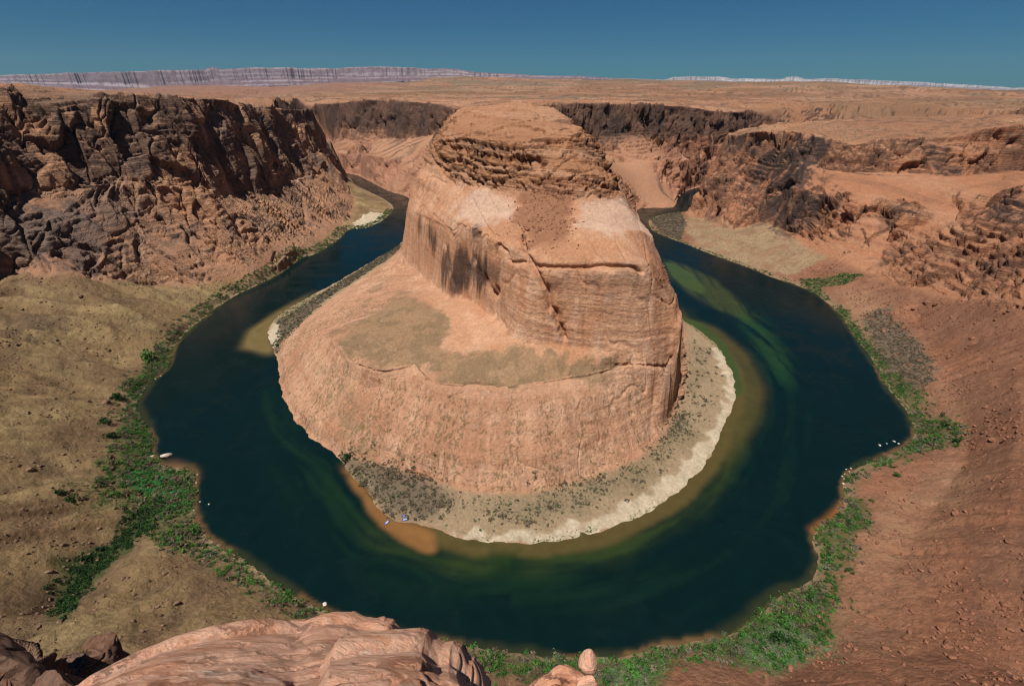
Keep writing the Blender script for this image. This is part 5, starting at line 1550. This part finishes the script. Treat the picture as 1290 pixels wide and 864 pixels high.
for pl in ([(345, 402), (352, 396), (372, 384), (392, 368), (398, 374), (378, 392), (356, 408)], [(436, 588), (450, 594), (475, 628), (484, 642), (474, 636), (446, 612)], [(664, 688), (700, 684), (722, 679), (750, 672), (752, 668), (716, 674), (680, 680)],
           [(600, 686), (624, 688), (624, 684), (600, 682)], [(858, 396), (880, 405), (905, 430), (928, 465), (930, 490), (922, 462), (902, 436), (872, 412)], [(480, 655), (498, 660), (494, 652), (478, 646)], [(800, 657), (840, 633), (836, 630), (798, 653)]):
    green_in = np.maximum(green_in, zone(pl, 1, True))
thick('shore_grass', np.clip(green_in * 1.5, 0, 1) * (sd > .3), .5, .4, .8, BRIGHT, 12, 'bright green grass at the water edge of the gravel bank', 'grass')
gully_m = zs['gully'] * inner_land
thick('slope_brush', gully_m, .05, .4, .8, GREY + SAGE, 13, 'small brush in the gully on the left flank of the dome', 'brush')
dots_m = inner_land * rock_butte * sstep(60, 40, h1) * sstep(300, 520, 520 - 0 * GX) * sstep(.5, .62, clump)
thick('slope_brush', dots_m, .012, .3, .6, SAGE + GREY, 14, 'tiny shrubs dotted in lines across the rock dome', 'brush')
thick('slope_brush', foot_in * (GX < 0) * sstep(.4, .6, fbm2(GX / 40, GY / 40, 2)) * (GY < 800), .012, .35, .8, SAGE + GREEN[:1] + GREY[:1], 15, 'tiny sage shrubs dotted over the grassy left slope', 'brush')
thick('slope_brush', np.clip(zs['pinkbank'] * foot_in, 0, 1), .05, .35, .75, SAGE + GREY[:1], 16, 'small sage shrubs on the sandy strip above the right bank', 'brush')
thick('slope_brush', zs['grassg'] * ol_left, .10, .4, 1.0, BRIGHT + GREEN, 17, 'bright green low shrubs on the flat above the left reeds', 'brush')
thick('slope_brush', np.clip(zs['yellow'] * ol_right, 0, 1), .02, .5, 1.0, SAGE, 18, 'sparse scrub on the yellow bank of the far right shore', 'brush')


def shrub_mesh(seed, pal, n=260):
    q = fineclouds[seed % 6] * np.array([1, 1, .95])
    V_ = q.reshape(-1, 3)
    me = bpy.data.meshes.new('foliage')
    tmp = mesh_from('foliage', V_, np.arange(len(V_)).reshape(-1, 4), M_leaf, {'albedo': tones(len(V_) // 4, pal, seed, .2).repeat(4, axis=0)}, smooth=False)
    me = tmp.data
    bpy.data.objects.remove(tmp)
    return me


shr = {'green': [shrub_mesh(i, GREEN) for i in range(4)], 'dark': [shrub_mesh(i + 2, DARK) for i in range(4)], 'grey': [shrub_mesh(i + 4, GREY) for i in range(4)], 'sage': [shrub_mesh(i + 1, SAGE) for i in range(4)]}


def put_shrub(P, r, kind, label, group=None):
    o = bpy.data.objects.new('shrub', random.choice(shr[kind]))
    o.location = (P[0], P[1], P[2] - .1)
    o.scale = (r, r, r * random.uniform(.8, 1.1)); o.rotation_euler = (0, 0, random.uniform(0, 6.28))
    COL.objects.link(o)
    return thing(o, label, 'shrub', group)


for px, py, w_, kd, lb in [(147, 503, 17, 'dark', 'round dark green shrub beside the rusty block on the left bank'), (135, 533, 17, 'dark', 'upper of two round dark shrubs on the grass above the left reeds'),
                           (142, 551, 15, 'dark', 'lower of two round dark shrubs on the grass above the left reeds'), (185, 452, 24, 'green', 'big spreading green shrub at the river bend on the left bank'),
                           (246, 672, 16, 'green', 'bright round shrub on the left shore where the bank turns'), (75, 622, 12, 'dark', 'dark shrub at the left tip of the green flat'), (90, 630, 14, 'dark', 'wide dark shrub near the left tip of the green flat'),
                           (1205, 557, 12, 'dark', 'dark green shrub at the right tip of the bank point scrub'), (1190, 537, 12, 'dark', 'dark green shrub on the upper edge of the bank point scrub'),
                           (437, 578, 14, 'dark', 'dark shrub nearest the water on the lower left foot of the butte'), (1130, 600, 10, 'green', 'small green shrub on the sand below the bank point scrub'),
                           (987, 786, 20, 'green', 'tall bright green shrub in the thicket on the lower right bank'), (978, 806, 24, 'dark', 'broad dark green shrub at the edge of the sage scrub, lower right'),
                           (1003, 800, 10, 'green', 'small green shrub right of the broad dark one, lower right'), (1044, 733, 11, 'green', 'green shrub at the inland corner of the right bank thicket'),
                           (605, 668, 5, 'green', 'single green shrub on the bare white gravel below the butte'), (350, 436, 8, 'dark', 'dark shrub at the left tip of the gravel bank')]:
    c3 = ground_at(px, py)
    put_shrub(c3, meters(w_, c3) * .5, kd, lb)
shr_groups = [(zs['veg'] * ol_left * ck, .004, 1.8, 3.2, 'green', 'green shrub in the thicket on the left bank', 'shrubs standing out of the left bank thicket', 31, 50),
              (zs['veg'] * ol_right * ck, .004, 1.6, 2.8, 'green', 'green shrub in the thicket on the right bank', 'shrubs standing out of the right bank thicket', 32, 50),
              (fillpoly(np.array([PZ(a, b, 3) for a, b in [(425, 570), (470, 582), (545, 606), (560, 640), (520, 660), (480, 640)]])).astype(F32), .02, 1.5, 2.8, 'grey', 'brown shrub on the lower left bank of the butte', 'brown shrubs on the lower left bank of the butte', 33, 45),
              (np.clip(zs['buff'], 0, 1) * inner_land * (1 - np.clip(zs['white'], 0, 1)) * (GX > -60) * (GX < 400), .014, 1.1, 2.3, 'grey', 'small dark shrub dotted on the pale gravel bank', 'shrubs dotted over the gravel bank', 34, 115)]
for mk, dn, a_, b__, kd, lb, gp, sdd, mx in shr_groups:
    P = scatter(mk, dn, sdd)
    for p in P[np.random.default_rng(sdd).permutation(len(P))[:mx]]:
        put_shrub(p, random.uniform(a_, b__), kd, lb, gp)
print('shrubs', time.time() - T0)


# ------------------------------------------------------------------ rubble too small and too many to count
def rubble(name, mask, dens, s0, s1_, mat, seed, label):
    P = scatter(mask, dens, seed)
    r0 = np.random.default_rng(seed)
    import bmesh
    bm = bmesh.new(); bmesh.ops.create_icosphere(bm, subdivisions=1, radius=1.0)
    base = np.array([v.co[:] for v in bm.verts]); fc = np.array([[v.index for v in f.verts] for f in bm.faces]); bm.free()
    n = len(P)
    V_ = base[None] * (1 + r0.uniform(-.35, .35, (n, len(base), 1)))
    V_ = V_ * r0.uniform(.6, 1.2, (n, 1, 3)) * (r0.uniform(0, 1, (n, 1, 1)) ** 2.5 * (s1_ - s0) + s0)
    V_ = V_ + P[:, None] + np.array([0, 0, .2])
    F_ = fc[None] + (np.arange(n) * len(base))[:, None, None]
    o = mesh_from(name, V_.reshape(-1, 3), F_.reshape(-1, 3), mat, smooth=False)
    o['kind'] = 'stuff'
    print(name, n)
    return thing(o, label, 'rubble')


rub = fbm2(GX / 30 + 8, GY / 22 + 2, 3)
rubble('rubble', foot_in * (GX > 150) * (GY < 800) * (.15 + .85 * sstep(.5, .62, rub)) * sstep(14, 30, sd), .16, .22, 1.6, M_red, 41, 'red rubble scattered over the right slope')
rubble('rubble', foot_in * (GX < 20) * (GY < 800) * (.15 + .85 * sstep(.52, .64, rub)) * sstep(12, 26, sd), .10, .2, 1.3, M_brown, 42, 'brown rubble scattered over the left slope')
rubble('rubble', zs['rubble'] * inner_land, .10, .3, 1.5, M_red, 43, 'red rubble on the slope between the tiers of the butte')
print('rubble', time.time() - T0)


# ------------------------------------------------------------------ raft landing on the gravel bank
def solid(name, mat_rgb, rough=.5):
    m, nt, b = nodes(name)
    n1 = N(nt, 'ShaderNodeTexNoise'); n1.inputs['Scale'].default_value = 3
    r = N(nt, 'ShaderNodeValToRGB')
    r.color_ramp.elements[0].color = (*[c * .85 for c in mat_rgb], 1); r.color_ramp.elements[1].color = (*mat_rgb, 1)
    nt.links.new(n1.outputs[0], r.inputs[0]); nt.links.new(r.outputs[0], b.inputs['Base Color'])
    b.inputs['Roughness'].default_value = rough
    return m


M_blue = solid('blue_rubber', (.03, .07, .42)); M_grey = solid('grey_rubber', (.45, .45, .48)); M_tent = solid('blue_nylon', (.10, .14, .45)); M_pole = solid('tent_pole', (.5, .5, .5))


def tube_ring(a, b_, r, nu=32, nv=8, z=0.0, rise=0.3):
    P = np.zeros((nu, nv, 3))
    for i in range(nu):
        t = 2 * np.pi * i / nu
        cx, cy = a * np.sign(np.cos(t)) * abs(np.cos(t)) ** .7, b_ * np.sign(np.sin(t)) * abs(np.sin(t)) ** .8
        nn_ = Vector((cx / a ** 1, cy / b_ ** 1, 0)).normalized()
        for j in range(nv):
            f = 2 * np.pi * j / nv
            P[i, j] = (cx + nn_.x * r * math.cos(f), cy + nn_.y * r * math.cos(f), z + r + r * math.sin(f) + rise * abs(cx / a) ** 4)
    ii = np.arange(nu * nv).reshape(nu, nv); a1 = np.roll(ii, -1, 0)
    qd = np.stack([ii, a1, np.roll(a1, -1, 1), np.roll(ii, -1, 1)], -1).reshape(-1, 4)
    return P.reshape(-1, 3), qd


def boxv(cx, cy, cz, sx, sy, sz):
    v = np.array([[x_, y_, z_] for x_ in (-1, 1) for y_ in (-1, 1) for z_ in (-1, 1)]) * [sx / 2, sy / 2, sz / 2] + [cx, cy, cz]
    return v, np.array([[0, 1, 3, 2], [4, 6, 7, 5], [0, 4, 5, 1], [2, 3, 7, 6], [0, 2, 6, 4], [1, 5, 7, 3]])


def make_raft(loc, rz, label):
    e = bpy.data.objects.new('raft', None); COL.objects.link(e); e.location = loc; e.rotation_euler = (0, 0, rz)
    thing(e, label, 'raft', 'blue rafts at the gravel bank')
    v, q = tube_ring(2.2, 1.0, .27); o = mesh_from('side_tube', v, q, M_blue); o.parent = e
    v, q = boxv(0, 0, .16, 3.6, 1.5, .10); o = mesh_from('floor', v, q, M_grey, smooth=False); o.parent = e
    for x_ in (-1.0, 0.1, 1.1):
        v, q = boxv(x_, 0, .42, .38, 1.6, .22); o = mesh_from('thwart', v, q, M_grey, smooth=False); o.parent = e
    return e


c3 = PZ(487.5, 658, .15)
make_raft(tuple(c3), 1.1, 'blue raft afloat on the orange shallows beside the sand spit')
c3 = ground_at(510.5, 654.5); c3[2] = max(c3[2], .2)
make_raft(tuple(c3), .3, 'blue raft drawn up on the shore by the brown shrubs')
e = bpy.data.objects.new('tent', None); COL.objects.link(e); c3 = ground_at(509, 650); e.location = tuple(c3)
thing(e, 'small blue dome tent on the bank behind the beached raft', 'tent')
nu, nv = 24, 8
P = np.array([[(1.5 * math.cos(2 * np.pi * i / nu) * math.cos(j / nv * np.pi / 2), 1.2 * math.sin(2 * np.pi * i / nu) * math.cos(j / nv * np.pi / 2), 1.2 * math.sin(j / nv * np.pi / 2)) for j in range(nv + 1)] for i in range(nu)])
ii = np.arange(nu * (nv + 1)).reshape(nu, nv + 1); a1 = np.roll(ii, -1, 0)
o = mesh_from('canopy', P.reshape(-1, 3), np.stack([ii[:, :-1], a1[:, :-1], a1[:, 1:], ii[:, 1:]], -1).reshape(-1, 4), M_tent); o.parent = e
for s_ in (0, 1):
    ang = s_ * np.pi / 2 + .4
    pts_ = [(1.53 * math.cos(t) * math.cos(ang), 1.23 * math.cos(t) * math.sin(ang), 1.23 * math.sin(t)) for t in np.linspace(0, np.pi, 14)]
    V_, F_ = [], []
    for k_, p in enumerate(pts_):
        V_ += [(p[0] + .03 * c_, p[1] + .03 * s__, p[2]) for c_, s__ in ((1, 0), (0, 1), (-1, 0), (0, -1))]
        if k_: F_ += [[4 * k_ - 4 + q, 4 * k_ - 4 + (q + 1) % 4, 4 * k_ + (q + 1) % 4, 4 * k_ + q] for q in range(4)]
    o = mesh_from('pole', np.array(V_), np.array(F_), M_pole); o.parent = e
print('done', time.time() - T0)


# ------------------------------------------------------------------ labels that single each repeat out
def pixel_of(p):
    q = np.array(p) - np.array([0, 0, CH])
    zc = q[1] * CP - q[2] * SP
    return q[0] / zc * FL + 645, 432 - (q[1] * SP + q[2] * CP) / zc * FL


ORD = ['', 'second ', 'third ', 'fourth ', 'fifth ', 'sixth ', 'seventh ', 'eighth ', 'ninth ', 'tenth ', 'eleventh ', 'twelfth ']


def nth(k_):
    if k_ == 0: return 'leftmost'
    if k_ < 12: return ORD[k_] + 'from left'
    return '%d%s from left' % (k_ + 1, 'th' if 10 <= (k_ + 1) % 100 <= 20 else {1: 'st', 2: 'nd', 3: 'rd'}.get((k_ + 1) % 10, 'th'))


BANDS = {
    'boulders strewn over the bare right slope': ('red boulder', 'on right slope', [(440, 'just below the rock outcrop'), (500, 'level with the grey brush'), (560, 'level with the bank point'), (620, 'just below the bank point'), (680, 'level with the orange shoal'), (740, 'above the sage scrub'), (800, 'level with the sage scrub'), (900, 'below the sage scrub')]),
    'boulders on the grassy left slope': ('brown boulder', 'on left slope', [(430, 'below the cliff foot'), (480, 'beside the high gully'), (530, 'level with the river bend'), (580, 'level with the twin round shrubs'), (640, 'level with the green reeds'), (700, 'level with the upper wash thicket'), (760, 'level with the lower wash thicket'), (900, 'above the tan rim boulder')]),
    'brown shrubs on the lower left bank of the butte': ('brown shrub', 'at the butte foot', [(595, 'in the top row'), (612, 'in the upper row'), (630, 'in the middle row'), (645, 'in the row above the rafts'), (900, 'in the lowest row')]),
    'shrubs dotted over the gravel bank': ('dark shrub', 'on the gravel bank', [(450, 'at its far right end'), (480, 'beside the butte wall'), (510, 'where the bank is widest'), (550, 'right of the dome'), (600, 'lower right of the dome'), (630, 'below the dome'), (650, 'midway between dome and water'), (900, 'nearest the white shore')]),
    'shrubs standing out of the right bank thicket': ('green shrub', 'in the right bank thicket', [(500, 'beside the grey brush'), (580, 'on the bank point'), (700, 'above the orange shoal'), (780, 'by the sage scrub'), (900, 'at the bottom')]),
    'shrubs standing out of the left bank thicket': ('green shrub', 'in the left bank thicket', [(500, 'at the river bend'), (580, 'above the reeds'), (640, 'beside the reeds'), (900, 'below the reeds')]),
    'white rocks along the right shore': ('white rock', 'on the right shore', [(593, 'in the top row'), (600, 'in the middle row'), (900, 'in the lowest row')]),
    'pale rocks awash off the right bank': ('pale wet rock', 'awash off the right bank', [(900, 'in the little group')]),
    'white rocks on the left shore': ('white rock', 'on the left shore', [(603, 'at the lower edge of the reeds'), (618, 'just below the reeds'), (900, 'between the reeds and the bank corner')]),
    'bleached stones at the water line': ('bleached stone', 'at the water line', [(500, 'at the left bend'), (570, 'above the big white river rock'), (700, 'below the left bank corner'), (900, 'at the near bottom shore')]),
}
for gname, (what, where, bands) in BANDS.items():
    mem = [o_ for o_ in scene.objects if o_.get('group') == gname]
    rows = {}
    for o_ in mem:
        u_, v_ = pixel_of(o_.location)
        for lim, txt in bands:
            if v_ <= lim: rows.setdefault(txt, []).append((u_, o_)); break
    for txt, lst in rows.items():
        for k_, (u_, o_) in enumerate(sorted(lst, key=lambda a: a[0])):
            o_['label'] = '%s %s, %s, %s' % (what, where, txt, nth(k_))
for o_, lb in zip([o_ for o_ in scene.objects if o_.get('category') == 'raft'], ()):
    pass

# ------------------------------------------------------------------ the air: far mesas fade towards blue
def build_haze():
    v, q = boxv(0, 15000, 1400, 78000, 42000, 3000)
    v[:, 2] = np.where(v[:, 2] > 0, 1900.0, -1400.0)
    m = bpy.data.materials.new('haze_air'); m.use_nodes = True
    nt = m.node_tree
    nt.nodes.remove(nt.nodes['Principled BSDF'])
    pv = N(nt, 'ShaderNodeVolumePrincipled')
    pv.inputs['Color'].default_value = (.50, .72, .92, 1)
    pv.inputs['Density'].default_value = HAZE
    pv.inputs['Anisotropy'].default_value = 0.2
    nt.links.new(pv.outputs[0], nt.nodes['Material Output'].inputs['Volume'])
    o = mesh_from('haze', v, q, m, smooth=False)
    o['kind'] = 'stuff'
    thing(o, 'thin blue haze over the far plateau and mesas', 'haze')


HAZE = 0.8e-5
build_haze()
print('terrain z range', float(VV[:, 2].min()), float(VV[:, 2].max()))
